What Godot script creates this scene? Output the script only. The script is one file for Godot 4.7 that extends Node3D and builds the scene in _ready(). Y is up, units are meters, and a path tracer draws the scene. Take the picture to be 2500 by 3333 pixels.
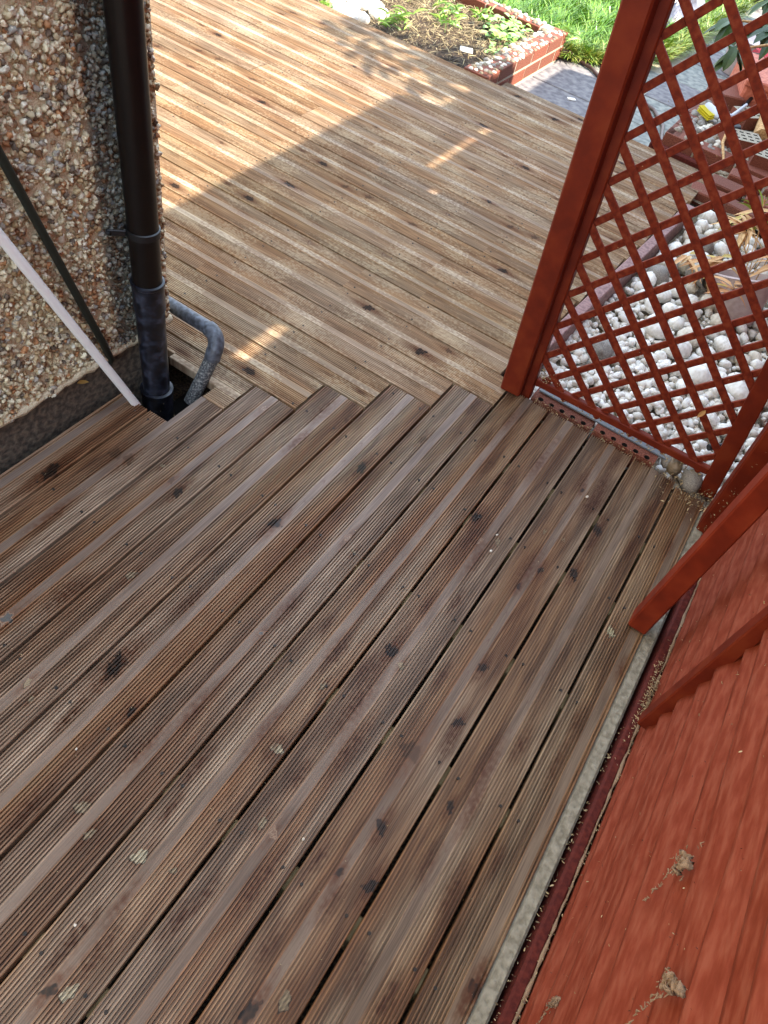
extends Node3D
# A timber deck between a pebbledashed house and a red shed. One unit of (v, u, z) is one board pitch, 0.15 m:
# v runs along the far boards, u along the near boards, z is up; W() turns that into metres.
const S := 0.15
var rng := RandomNumberGenerator.new()
var used := {}
var M := {}

func W(v: float, u: float, z: float) -> Vector3:
	return Vector3(v * S, z * S, -u * S)

func _ready() -> void:
	rng.seed = 7
	# ---- camera, sky, sun, exposure
	var cam := Camera3D.new()
	cam.name = "camera"
	cam.fov = 70.487
	cam.near = 0.02
	cam.far = 400.0
	var c := W(7.5249, -7.7252, 10.1582)
	var fw := W(-0.21381904, 0.59225672, -0.77686124).normalized()
	var up := W(-0.52162737, 0.60316435, 0.60340505).normalized()
	cam.transform = Transform3D(Basis(fw.cross(up), up, -fw), c)
	add_child(cam)
	cam.current = true
	var sky_mat := ProceduralSkyMaterial.new()
	sky_mat.sky_top_color = Color(0.72, 0.79, 0.88)
	sky_mat.sky_horizon_color = Color(0.93, 0.94, 0.93)
	sky_mat.sky_curve = 0.12
	sky_mat.ground_bottom_color = Color(0.30, 0.27, 0.23)
	sky_mat.ground_horizon_color = Color(0.62, 0.64, 0.62)
	sky_mat.sky_energy_multiplier = 1.12
	var sky := Sky.new()
	sky.sky_material = sky_mat
	var env := Environment.new()
	env.background_mode = Environment.BG_SKY
	env.sky = sky
	env.background_energy_multiplier = 1.0
	env.tonemap_mode = Environment.TONE_MAPPER_LINEAR
	env.tonemap_exposure = 3.55
	env.sdfgi_enabled = true
	env.ssao_enabled = true
	env.ssil_enabled = true
	var we := WorldEnvironment.new()
	we.name = "world_environment"
	we.environment = env
	add_child(we)
	var sun := DirectionalLight3D.new()
	sun.name = "sun"
	sun.light_color = Color(1.0, 0.95, 0.87)
	sun.light_energy = 1.6
	sun.light_angular_distance = 0.53
	sun.shadow_enabled = true
	add_child(sun)
	sun.look_at_from_position(W(15.0, 4.0, 15.0), W(0, 0, 0), Vector3.UP)
	make_materials()
	build_ground()
	build_deck()
	build_house()
	build_shed()
	build_fence()
	build_trellis()
	build_beds()
	build_pipes()
	build_small_things()
	build_debris()

# ------------------------------------------------------------------ naming and parenting
func numbered(called: String) -> String:
	if not used.has(called):
		used[called] = 0
		return called
	used[called] += 1
	return "%s_%03d" % [called, used[called]]

func tag(o: Node, label: String, category: String, group := "", kind := "") -> Node:
	if label != "": o.set_meta("label", label)
	if category != "": o.set_meta("category", category)
	if group != "": o.set_meta("group", group)
	if kind != "": o.set_meta("kind", kind)
	return o

func thing(called: String, label: String, category: String, at := Vector3.ZERO, group := "") -> Node3D:
	var o := Node3D.new()
	o.name = numbered(called)
	add_child(o)
	o.position = at
	tag(o, label, category, group)
	return o

func origin_of(p: Node) -> Vector3:
	var q := Vector3.ZERO
	while p is Node3D and p != self:
		q += (p as Node3D).position
		p = p.get_parent()
	return q

# commits a shape made in world coordinates as one mesh under parent
func obj(called: String, st: SurfaceTool, m: Material, parent: Node = self) -> MeshInstance3D:
	var o := MeshInstance3D.new()
	o.name = numbered(called) if parent == self else called
	o.mesh = st.commit()
	o.material_override = null
	(o.mesh as ArrayMesh).surface_set_material(0, m)
	parent.add_child(o, true)
	o.position = -origin_of(parent)
	return o

func inst(called: String, mesh: Mesh, xf: Transform3D, parent: Node = self) -> MeshInstance3D:
	var o := MeshInstance3D.new()
	o.name = numbered(called) if parent == self else called
	o.mesh = mesh
	parent.add_child(o, true)
	o.transform = Transform3D(xf.basis, xf.origin - origin_of(parent))
	return o

func scatter(called: String, mesh: Mesh, xfs: Array, cols: Array, parent: Node = self) -> MultiMeshInstance3D:
	var mm := MultiMesh.new()
	mm.transform_format = MultiMesh.TRANSFORM_3D
	mm.use_colors = true
	mm.mesh = mesh
	mm.instance_count = xfs.size()
	for i in xfs.size():
		mm.set_instance_transform(i, xfs[i])
		mm.set_instance_color(i, cols[i])
	var o := MultiMeshInstance3D.new()
	o.name = numbered(called) if parent == self else called
	o.multimesh = mm
	parent.add_child(o, true)
	o.position = -origin_of(parent)
	o.set_meta("kind", "stuff")
	return o

# ------------------------------------------------------------------ shapes
func begin() -> SurfaceTool:
	var st := SurfaceTool.new()
	st.begin(Mesh.PRIMITIVE_TRIANGLES)
	return st

func tri(st: SurfaceTool, a: Vector3, b: Vector3, c: Vector3, inside: Vector3) -> void:
	var n := (b - a).cross(c - a)
	if n.length_squared() < 1e-20: return
	n = n.normalized()
	if n.dot((a + b + c) / 3.0 - inside) < 0.0:
		n = -n
		st.set_normal(n); st.add_vertex(a); st.set_normal(n); st.add_vertex(b); st.set_normal(n); st.add_vertex(c)
	else:
		st.set_normal(n); st.add_vertex(a); st.set_normal(n); st.add_vertex(c); st.set_normal(n); st.add_vertex(b)

func quad(st: SurfaceTool, a: Vector3, b: Vector3, c: Vector3, d: Vector3, inside: Vector3) -> void:
	tri(st, a, b, c, inside)
	tri(st, a, c, d, inside)

# triangle with its own vertex normals, wound so that they face outwards
func face(st: SurfaceTool, p: Array, n: Array, cols: Array = []) -> void:
	var m: Vector3 = n[0] + n[1] + n[2]
	var order := [0, 1, 2] if ((p[1] - p[0]) as Vector3).cross(p[2] - p[0]).dot(m) < 0.0 else [0, 2, 1]
	for k in order:
		if not cols.is_empty(): st.set_color(cols[k])
		st.set_normal(n[k])
		st.add_vertex(p[k])

# chamfered box: size in metres
func cbox(st: SurfaceTool, xf: Transform3D, size: Vector3, ch := 0.003) -> void:
	var h := size * 0.5
	ch = minf(ch, minf(h.x, minf(h.y, h.z)) * 0.8)
	var o := xf.origin
	var P := func(ax: int, s: Vector3) -> Vector3:
		var q := Vector3(s.x * (h.x - ch), s.y * (h.y - ch), s.z * (h.z - ch))
		q[ax] = s[ax] * h[ax]
		return xf * q
	for ax in 3:
		var b := (ax + 1) % 3
		var d := (ax + 2) % 3
		for s in [-1.0, 1.0]:
			var pts := []
			for q in [[-1.0, -1.0], [1.0, -1.0], [1.0, 1.0], [-1.0, 1.0]]:
				var v := Vector3.ZERO
				v[ax] = s; v[b] = q[0]; v[d] = q[1]
				pts.append(P.call(ax, v))
			quad(st, pts[0], pts[1], pts[2], pts[3], o)
			for t in [-1.0, 1.0]:
				var v0 := Vector3.ZERO
				v0[ax] = s; v0[b] = t; v0[d] = -1.0
				var v1 := v0
				v1[d] = 1.0
				quad(st, P.call(ax, v0), P.call(ax, v1), P.call(b, v1), P.call(b, v0), o)
	for sx in [-1.0, 1.0]:
		for sy in [-1.0, 1.0]:
			for sz in [-1.0, 1.0]:
				var s := Vector3(sx, sy, sz)
				tri(st, P.call(0, s), P.call(1, s), P.call(2, s), o)

# box given by its (v, u, z) limits
func wbox(st: SurfaceTool, v0: float, v1: float, u0: float, u1: float, z0: float, z1: float, ch := 0.003) -> void:
	cbox(st, Transform3D(Basis.IDENTITY, W((v0 + v1) / 2, (u0 + u1) / 2, (z0 + z1) / 2)), Vector3(absf(v1 - v0), absf(z1 - z0), absf(u1 - u0)) * S, ch)

# bar from p to q, with a side direction; width across side, thick along the third axis (metres)
func bar(st: SurfaceTool, p: Vector3, q: Vector3, side: Vector3, width: float, thick: float, ch := 0.003) -> void:
	var y := (q - p).normalized()
	var x := (side - y * side.dot(y)).normalized()
	cbox(st, Transform3D(Basis(x, y, x.cross(y)), (p + q) / 2), Vector3(width, p.distance_to(q), thick), ch)

func tube(st: SurfaceTool, pts: Array, radii: Array, sides := 12, caps := true) -> void:
	var rings := []
	var norms := []
	var x := Vector3.ZERO
	for i in pts.size():
		var a: Vector3 = pts[maxi(i - 1, 0)]
		var b: Vector3 = pts[mini(i + 1, pts.size() - 1)]
		var t := (b - a).normalized()
		if x == Vector3.ZERO:
			x = t.cross(Vector3.UP if absf(t.y) < 0.9 else Vector3.RIGHT).normalized()
		x = (x - t * x.dot(t)).normalized()
		var y := t.cross(x)
		var ring := []
		var nr := []
		for k in sides + 1:
			var g := TAU * k / sides
			var n := x * cos(g) + y * sin(g)
			nr.append(n)
			ring.append(pts[i] + n * radii[i])
		rings.append(ring)
		norms.append(nr)
	for i in pts.size() - 1:
		for k in sides:
			for q in [[[i, k], [i + 1, k], [i + 1, k + 1]], [[i, k], [i + 1, k + 1], [i, k + 1]]]:
				var pp := []
				var nn := []
				for e in q:
					pp.append(rings[e[0]][e[1]])
					nn.append(norms[e[0]][e[1]])
				face(st, pp, nn)
	if caps:
		for e in [0, pts.size() - 1]:
			var inn: Vector3 = pts[1] if e == 0 else pts[pts.size() - 2]
			for k in sides:
				tri(st, pts[e], rings[e][k], rings[e][k + 1], inn)

# smooth lumpy stone, half sizes in metres, centred on zero
func stone_mesh(h: Vector3, rough: float, sd: int, m: Material, nu := 14, nv := 9) -> ArrayMesh:
	var ns := FastNoiseLite.new()
	ns.seed = sd
	ns.frequency = 0.9
	var P := func(i: int, j: int) -> Vector3:
		var a := TAU * (i % nu) / nu
		var b := PI * j / nv
		var d := Vector3(sin(b) * cos(a), cos(b), sin(b) * sin(a))
		return d * h * (1.0 + rough * ns.get_noise_3d(d.x * 1.3, d.y * 1.3, d.z * 1.3) * 2.0)
	var pts := []
	for j in nv + 1:
		var row := []
		for i in nu + 1: row.append(P.call(i, j))
		pts.append(row)
	var st := begin()
	var nrm := func(i: int, j: int) -> Vector3:
		if j == 0: return Vector3.UP
		if j == nv: return Vector3.DOWN
		var n: Vector3 = (pts[j][(i + 1) % nu] - pts[j][(i + nu - 1) % nu]).cross(pts[j + 1][i] - pts[j - 1][i]).normalized()
		return n if n.dot(pts[j][i]) > 0.0 else -n
	for j in nv:
		for i in nu:
			for q in [[[i, j], [i + 1, j], [i + 1, j + 1]], [[i, j], [i + 1, j + 1], [i, j + 1]]]:
				var pp := []
				var nn := []
				for e in q:
					pp.append(pts[e[1]][e[0]])
					nn.append(nrm.call(e[0] % nu, e[1]))
				face(st, pp, nn)
	var mesh := st.commit()
	mesh.surface_set_material(0, m)
	return mesh

# a leaf from p along dir, bent towards down, folded a little on its midrib
func leaf(st: SurfaceTool, p: Vector3, dir: Vector3, upv: Vector3, length: float, width: float, droop: float, segs := 5, peak := 0.42, col := Color.WHITE) -> void:
	var d := dir.normalized()
	var side := d.cross(upv).normalized()
	var prev := []
	var pos := p
	for i in segs + 1:
		var t := float(i) / segs
		var w := width * 0.5 * pow(sin(PI * pow(t, log(0.5) / log(peak))), 0.8) if i > 0 and i < segs else 0.0006
		var nn := side.cross(d).normalized()
		var row := [pos - side * w + nn * w * 0.25, pos, pos + side * w + nn * w * 0.25]
		if i > 0:
			for k in 2:
				var a: Vector3 = prev[k]
				var b: Vector3 = prev[k + 1]
				var c2: Vector3 = row[k + 1]
				var d2: Vector3 = row[k]
				var n := (b - a).cross(d2 - a)
				if n.length_squared() < 1e-18: n = (c2 - b).cross(d2 - b)
				n = n.normalized()
				if n.dot(nn) < 0: n = -n
				face(st, [a, b, c2], [n, n, n], [col, col, col])
				face(st, [a, c2, d2], [n, n, n], [col, col, col])
		prev = row
		d = (d + Vector3.DOWN * droop / segs).normalized()
		side = (side - d * side.dot(d)).normalized()
		pos += d * length / segs

# round pot or vessel: profile of [radius, height] pairs, axis y
func lathe(st: SurfaceTool, xf: Transform3D, prof: Array, sides := 28) -> void:
	for i in prof.size() - 1:
		var r0: float = prof[i][0]
		var h0: float = prof[i][1]
		var r1: float = prof[i + 1][0]
		var h1: float = prof[i + 1][1]
		var nl := Vector2(h1 - h0, r0 - r1).normalized()
		for k in sides:
			var a0 := TAU * k / sides
			var a1 := TAU * (k + 1) / sides
			for v in [[[r0, h0, a0], [r1, h1, a0], [r1, h1, a1]], [[r0, h0, a0], [r1, h1, a1], [r0, h0, a1]]]:
				var pp := []
				var nn := []
				for q in v:
					nn.append((xf.basis * Vector3(nl.x * cos(q[2]), nl.y, nl.x * sin(q[2]))).normalized())
					pp.append(xf * Vector3(q[0] * cos(q[2]), q[1], q[0] * sin(q[2])))
				face(st, pp, nn)

# ------------------------------------------------------------------ materials
func ramp_mat(called: String, cols: Array, freq: float, scale: float, rough: float, bump := 0.0, sd := 1, spec := 0.5) -> StandardMaterial3D:
	var m := StandardMaterial3D.new()
	m.resource_name = called
	var n := FastNoiseLite.new()
	n.seed = sd
	n.frequency = freq
	n.fractal_octaves = 5
	var g := Gradient.new()
	var off := PackedFloat32Array()
	var cc := PackedColorArray()
	for i in cols.size():
		off.append(0.22 + 0.56 * i / maxf(1.0, cols.size() - 1))
		cc.append(cols[i])
	g.offsets = off
	g.colors = cc
	var t := NoiseTexture2D.new()
	t.width = 512
	t.height = 512
	t.seamless = true
	t.noise = n
	t.color_ramp = g
	m.albedo_texture = t
	m.roughness = rough
	m.metallic_specular = spec
	m.uv1_triplanar = true
	m.uv1_world_triplanar = true
	m.uv1_scale = Vector3.ONE * scale
	if bump > 0.0:
		var t2 := NoiseTexture2D.new()
		t2.width = 512
		t2.height = 512
		t2.seamless = true
		t2.noise = n
		t2.as_normal_map = true
		t2.bump_strength = bump
		m.normal_enabled = true
		m.normal_texture = t2
		m.normal_scale = 1.0
	return m

func flat_mat(called: String, col: Color, rough: float, spec := 0.5) -> StandardMaterial3D:
	var m := StandardMaterial3D.new()
	m.resource_name = called
	m.albedo_color = col
	m.roughness = rough
	m.metallic_specular = spec
	return m

func tint_mat(called: String, rough: float, back := false) -> StandardMaterial3D:
	var m := StandardMaterial3D.new()
	m.resource_name = called
	m.vertex_color_use_as_albedo = true
	m.roughness = rough
	if back:
		m.cull_mode = BaseMaterial3D.CULL_DISABLED
		m.backlight_enabled = true
		m.backlight = Color(0.25, 0.3, 0.08)
	return m

func lin(r: int, g: int, b: int) -> Color:
	return Color8(r, g, b).srgb_to_linear()

func make_materials() -> void:
	M.near = wood_atlas("near boards", 11, 144, true, 3)
	M.far = wood_atlas("far boards", 8, 128, false, 11)
	M.raw = ramp_mat("sawn timber", [Color8(120, 98, 62), Color8(150, 128, 88)], 0.02, 2.0, 0.8)
	M.red = ramp_mat("red paint", [Color8(96, 28, 9), Color8(108, 34, 12), Color8(118, 44, 18)], 0.010, 1.6, 0.6, 0.8, 3, 0.35)
	M.red_slat = ramp_mat("slat paint", [Color8(94, 28, 11), Color8(113, 37, 15), Color8(126, 54, 30)], 0.02, 4.0, 0.65, 1.2, 4, 0.35)
	M.wall_red = ramp_mat("faded red paint", [Color8(120, 50, 31), Color8(133, 61, 42), Color8(145, 77, 57)], 0.02, 1.0, 0.75, 2.0, 9, 0.3)
	M.wall_red.uv1_scale = Vector3(2.0, 6.0, 1.3)
	M.orange = ramp_mat("orange red paint", [Color8(108, 33, 12), Color8(122, 39, 15), Color8(132, 48, 22)], 0.010, 1.6, 0.6, 0.8, 14, 0.35)
	M.sill = ramp_mat("maroon sill paint", [Color8(74, 28, 24), Color8(96, 40, 32)], 0.03, 4.0, 0.75, 2.0, 5, 0.3)
	M.mauve = ramp_mat("mauve paint", [Color8(114, 84, 82), Color8(138, 104, 102), Color8(150, 118, 114)], 0.03, 3.0, 0.7, 1.5, 6)
	M.concrete = ramp_mat("concrete", [Color8(124, 117, 100), Color8(144, 137, 120), Color8(156, 149, 132)], 0.05, 1.7, 0.92, 3.0, 8)
	M.plinth = ramp_mat("dark plinth", [Color8(58, 50, 42), Color8(84, 74, 62), Color8(104, 92, 76)], 0.03, 3.0, 0.9, 3.0, 12)
	M.render = ramp_mat("cream render", [Color8(184, 170, 138), Color8(208, 194, 162), Color8(218, 206, 178)], 0.05, 6.0, 0.95, 6.0, 13)
	M.stone = tint_mat("stone", 0.6)
	M.white_stone = ramp_mat("white stone", [Color8(206, 201, 190), Color8(230, 227, 219), Color8(242, 240, 234)], 0.02, 5.0, 0.55, 0.8, 21)
	M.cream_stone = ramp_mat("cream stone", [Color8(186, 176, 160), Color8(212, 204, 188), Color8(224, 218, 204)], 0.02, 5.0, 0.6, 0.8, 22)
	M.grey_stone = ramp_mat("grey stone", [Color8(104, 98, 92), Color8(134, 128, 120), Color8(156, 148, 138)], 0.06, 6.0, 0.75, 2.0, 23)
	M.brown_stone = ramp_mat("brown cobble", [Color8(88, 72, 54), Color8(122, 104, 82), Color8(140, 124, 102)], 0.02, 5.0, 0.5, 0.8, 24)
	M.brick = ramp_mat("red brick", [Color8(98, 50, 36), Color8(122, 64, 46), Color8(138, 84, 64)], 0.05, 5.0, 0.85, 2.5, 31)
	M.brick2 = ramp_mat("darker red brick", [Color8(86, 46, 34), Color8(110, 60, 44), Color8(126, 78, 60)], 0.05, 5.0, 0.85, 2.5, 32)
	M.mortar = ramp_mat("mortar", [Color8(130, 124, 110), Color8(168, 160, 142), Color8(186, 178, 160)], 0.05, 6.0, 0.95, 4.0, 33)
	M.slab = ramp_mat("paving slab", [Color8(106, 108, 104), Color8(130, 132, 126), Color8(148, 148, 138)], 0.02, 1.6, 0.85, 2.0, 34)
	M.slab2 = ramp_mat("purplish paving slab", [Color8(96, 92, 94), Color8(114, 110, 112), Color8(130, 126, 124)], 0.02, 1.6, 0.85, 2.0, 35)
	M.soil = ramp_mat("soil", [Color8(44, 32, 24), Color8(70, 54, 40), Color8(104, 86, 62)], 0.06, 3.0, 0.95, 6.0, 36)
	M.turf = ramp_mat("turf", [Color8(54, 62, 26), Color8(84, 92, 40)], 0.06, 2.0, 0.95, 4.0, 37)
	M.dark = flat_mat("dark hollow", Color8(18, 15, 13), 0.95)
	M.pipe = ramp_mat("dark brown plastic", [Color8(15, 11, 10), Color8(20, 15, 13)], 0.02, 3.0, 0.3, 0.2, 41, 0.4)
	M.pipe_old = ramp_mat("dusty black plastic", [Color8(12, 13, 17), Color8(22, 24, 32), Color8(50, 55, 68)], 0.012, 4.0, 0.3, 0.4, 42)
	M.waste = ramp_mat("dirty grey plastic", [Color8(48, 50, 54), Color8(76, 80, 88), Color8(98, 104, 114)], 0.02, 5.0, 0.42, 0.8, 43)
	M.grime = ramp_mat("splashed grey plastic", [Color8(30, 31, 34), Color8(66, 68, 72), Color8(158, 158, 150)], 0.03, 8.0, 0.55, 1.0, 44)
	M.white_plastic = flat_mat("white plastic", Color8(236, 234, 228), 0.3)
	M.cable = flat_mat("dark green cable", Color8(26, 32, 24), 0.5)
	M.terracotta = ramp_mat("terracotta", [Color8(164, 84, 62), Color8(190, 106, 82), Color8(200, 120, 96)], 0.02, 3.0, 0.7, 0.6, 45)
	M.pink_pot = ramp_mat("pale pink plastic", [Color8(170, 150, 146), Color8(188, 170, 166)], 0.02, 3.0, 0.5, 0.4, 46)
	M.log = ramp_mat("split log", [Color8(150, 112, 70), Color8(190, 150, 100), Color8(206, 172, 124)], 0.03, 4.0, 0.85, 2.0, 47)
	M.leafm = tint_mat("leaf", 0.4, true)
	M.dry = tint_mat("dry leaf", 0.8, true)
	M.hose = flat_mat("brown hose", Color8(84, 62, 52), 0.4)
	M.yellow = flat_mat("yellow bristle", Color8(206, 190, 20), 0.6)
	M.silver = flat_mat("silver plastic", Color8(176, 180, 190), 0.3)
	M.black = flat_mat("black plastic", Color8(20, 20, 22), 0.4)
	M.bag = ramp_mat("grey plastic sheet", [Color8(70, 72, 84), Color8(112, 114, 128)], 0.02, 3.0, 0.3, 1.0, 48)
	M.aqua = flat_mat("turquoise plastic", Color8(60, 168, 186), 0.35)
	M.pink = flat_mat("pink petal", Color8(226, 60, 76), 0.5)
	M.screw = flat_mat("rusty screw", Color8(34, 26, 20), 0.7)
	M.web = ramp_mat("dusty web", [Color8(120, 98, 78), Color8(168, 140, 112)], 0.06, 20.0, 0.95, 0.0, 50)
	M.rubble = ramp_mat("sandy rubble", [Color8(96, 82, 64), Color8(136, 122, 100), Color8(160, 148, 126)], 0.06, 4.0, 0.95, 5.0, 51)
	M.felt = flat_mat("grey lead strip", Color8(104, 108, 112), 0.6)

func stretched(w: int, h: int, sx: int, sy: int, sd: int, oct := 3, f := 0.2) -> PackedByteArray:
	var n := FastNoiseLite.new()
	n.seed = sd
	n.frequency = f
	n.fractal_octaves = oct
	var im := n.get_image(ceili(float(w) / sx), ceili(float(h) / sy), false, false, true)
	im.resize(w, h, Image.INTERPOLATE_CUBIC)
	im.convert(Image.FORMAT_L8)
	return im.get_data()

# One picture that holds the grain of every board: strips side by side, one millimetre to a pixel along the board.
func wood_atlas(called: String, strips: int, sw: int, near: bool, sd: int) -> StandardMaterial3D:
	var w := strips * sw
	var h := 2048
	var fine := stretched(w, h, 1, 40, sd, 3, 0.3)
	var mid := stretched(w, h, 5, 90, sd + 1, 3, 0.12)
	var hue := stretched(w, h, 14, 150, sd + 2, 2, 0.12)
	var spot := stretched(w, h, 2, 3, sd + 3, 3, 0.16)
	var patch := stretched(w, h, 24, 40, sd + 4, 2, 0.14)
	var RA := [[92, 70, 54], [134, 110, 90], [168, 146, 124]]
	var RB := [[82, 52, 34], [132, 94, 65], [162, 126, 92]]
	var RC := [[92, 75, 63], [114, 96, 83], [132, 114, 100]]
	if not near:
		RA = [[122, 101, 82], [146, 124, 102], [164, 144, 121]]
		RB = [[120, 90, 64], [146, 114, 84], [168, 138, 106]]
		RC = [[116, 95, 76], [134, 112, 90], [148, 127, 105]]
	var lut := []
	for R in [RA, RB, RC]:
		for k in 3:
			var L := PackedInt32Array()
			L.resize(256)
			for i in 256:
				var t := clampf((i - 40) / 175.0, 0, 1) * 2.0
				L[i] = int(lerpf(R[0][k], R[1][k], t) if t < 1.0 else lerpf(R[1][k], R[2][k], t - 1.0))
			lut.append(L)
	var la: PackedInt32Array = lut[0]
	var lb: PackedInt32Array = lut[1]
	var lc: PackedInt32Array = lut[2]
	var ma: PackedInt32Array = lut[3]
	var mb: PackedInt32Array = lut[4]
	var mc: PackedInt32Array = lut[5]
	var pa: PackedInt32Array = lut[6]
	var pb: PackedInt32Array = lut[7]
	var pc: PackedInt32Array = lut[8]
	var r2 := RandomNumberGenerator.new()
	r2.seed = sd
	var bias := PackedInt32Array()
	var hb := PackedInt32Array()
	for s in strips:
		bias.append(r2.randi_range(-18, 18))
		hb.append(r2.randi_range(-70, 70))
	if near:
		# greyer boards by the house, browner ones by the shed
		for s in strips:
			bias[s] = [8, 10, 4, 6, 12, -10, 6, -6, -4, -8, -4][s]
			hb[s] = [-10, -30, -30, -40, -10, -60, 30, -15, 10, 25, 30][s]
	var out := PackedByteArray()
	out.resize(w * h * 3)
	var c0 := sw * 62 / 144
	var c1 := sw * 82 / 144
	var i := 0
	for y in h:
		for s in strips:
			var bi := bias[s]
			var hi := hb[s]
			for x in sw:
				var m := clampi(((mid[i] * 3 + fine[i] * 2) / 5) + bi, 0, 255)
				var f := 214 + (fine[i] - 128) / 4
				var r: int
				var g: int
				var b: int
				if x >= c0 and x < c1:
					r = pa[m]; g = pb[m]; b = pc[m]
				else:
					var q := clampi((hue[i] - 128) * 2 + 110 + hi, 0, 255)
					r = (ma[m] * q + la[m] * (255 - q)) / 255
					g = (mb[m] * q + lb[m] * (255 - q)) / 255
					b = (mc[m] * q + lc[m] * (255 - q)) / 255
				if not near:
					# pale sawdust lodged in drifts
					var dd := (patch[i] - 120) + (spot[i] - 128)
					if dd > 0:
						var a := mini(dd, 110)
						r += (206 - r) * a / 255
						g += (193 - g) * a / 255
						b += (166 - b) * a / 255
				else:
					var dk := hue[i] / 2 + mid[i] / 2 + (fine[i] - 128) / 2 - 172
					if dk > 0:
						f -= mini(dk, 70)
				out[i * 3] = clampi(r * f / 214, 0, 255)
				out[i * 3 + 1] = clampi(g * f / 214, 0, 255)
				out[i * 3 + 2] = clampi(b * f / 214, 0, 255)
				i += 1
	# flame figure on the smooth middle of some boards
	for s in ([4, 6, 8, 9, 10] if near else [1, 3, 6]):
		for y in h:
			if hue[y * w + s * sw + 40] < 100: continue
			for x in range(c0 - 2, c1 + 3):
				var k: int = y * w + s * sw + x
				var e := x - (c0 + c1) / 2 + (mid[k] - 128) / 26
				var t := fposmod((y + (0.9 if s % 4 else -0.9) * e * e + (hue[k] - 128) * 0.8) / 88.0, 1.0)
				if t < 0.11:
					var a := 0.5 * sin(PI * t / 0.11)
					out[k * 3] = int(lerpf(out[k * 3], 92, a))
					out[k * 3 + 1] = int(lerpf(out[k * 3 + 1], 66, a))
					out[k * 3 + 2] = int(lerpf(out[k * 3 + 2], 60, a))
	var kn := []
	if near:
		for e in KNOTS:
			var s := clampi(floori(e[1]) + 1, 0, 10)
			kn.append([e[0], s * sw + (e[1] - floorf(e[1])) * sw, (5.0 - e[2]) * 150.0, e[3]])
	else:
		for s in strips:
			for k in 4:
				kn.append([["d", "b", "r", "b", "s", "s"][r2.randi_range(0, 5)], s * sw + r2.randf_range(18, sw - 18), r2.randf_range(30, 2000), r2.randf_range(5, 11)])
	if near:
		# long reddish stains that run with the grain
		for s in strips:
			for k in (5 if s < 6 else 13):
				kn.append(["s", s * sw + r2.randf_range(14, sw - 14), r2.randf_range(0, 2040), r2.randf_range(8, 18)])
	for e in kn:
		knot(out, w, h, e[0], e[1], e[2], e[3], spot)
	var im := Image.create_from_data(w, h, false, Image.FORMAT_RGB8, out)
	var m2 := StandardMaterial3D.new()
	m2.resource_name = called
	m2.albedo_texture = ImageTexture.create_from_image(im)
	m2.vertex_color_use_as_albedo = true
	m2.roughness = 0.5 if near else 0.75
	m2.metallic_specular = 0.4
	return m2

# knots of the near boards: kind, v, u, radius in millimetres
const KNOTS := [["d", 1.72, -2.00, 9], ["b", 0.34, -2.06, 10], ["b", 0.60, -2.01, 9], ["d", -0.15, -3.04, 12], ["p", 2.32, -3.70, 9], ["p", 1.13, -1.73, 5], ["b", 1.46, -1.88, 6], ["r", 2.52, 0.51, 8], ["r", 1.52, 0.60, 8], ["d", 3.82, 0.63, 9], ["d", 3.40, -1.44, 10], ["r", 4.55, -0.87, 9], ["p", 4.79, -1.04, 6], ["b", 4.33, 2.10, 7], ["d", 6.12, 1.08, 11], ["r", 6.43, 0.63, 7], ["r", 6.48, 4.00, 8], ["p", 7.30, 1.66, 5], ["p", 7.67, 1.73, 4], ["p", 6.70, 0.85, 7], ["d", 8.10, 2.41, 11], ["d", 8.14, 1.15, 9], ["d", 7.47, 3.10, 5], ["d", 7.44, 0.22, 5], ["d", 7.60, 0.80, 6], ["g", 1.52, -5.34, 13],
	["p", 2.51, -5.84, 6], ["p", 2.73, -5.97, 5], ["d", 3.25, -4.95, 14], ["d", 3.90, -5.30, 7], ["p", 4.32, -6.58, 10], ["p", 4.63, -6.75, 7], ["w", 5.32, -6.59, 10], ["g", 4.54, -3.24, 7], ["d", 6.32, -2.21, 9], ["p", 6.58, -2.34, 6], ["p", 5.81, -3.35, 6], ["w", 5.84, -4.50, 11], ["d", 7.64, -1.54, 8], ["d", 7.77, -2.58, 8], ["b", 7.41, -3.39, 15], ["d", 8.27, -3.71, 6], ["d", 7.62, -4.51, 9], ["p", 6.30, -5.41, 7], ["r", 6.49, -5.41, 8], ["p", 5.76, -6.47, 5], ["w", 5.68, -8.06, 10], ["d", 5.50, -8.15, 7], ["d", 7.47, -5.30, 6], ["d", 7.90, -5.20, 8], ["p", 7.74, -6.79, 11], ["d", 7.47, -7.09, 9], ["d", 9.59, -5.42, 10], ["w", 9.15, 0.45, 9]]

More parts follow.
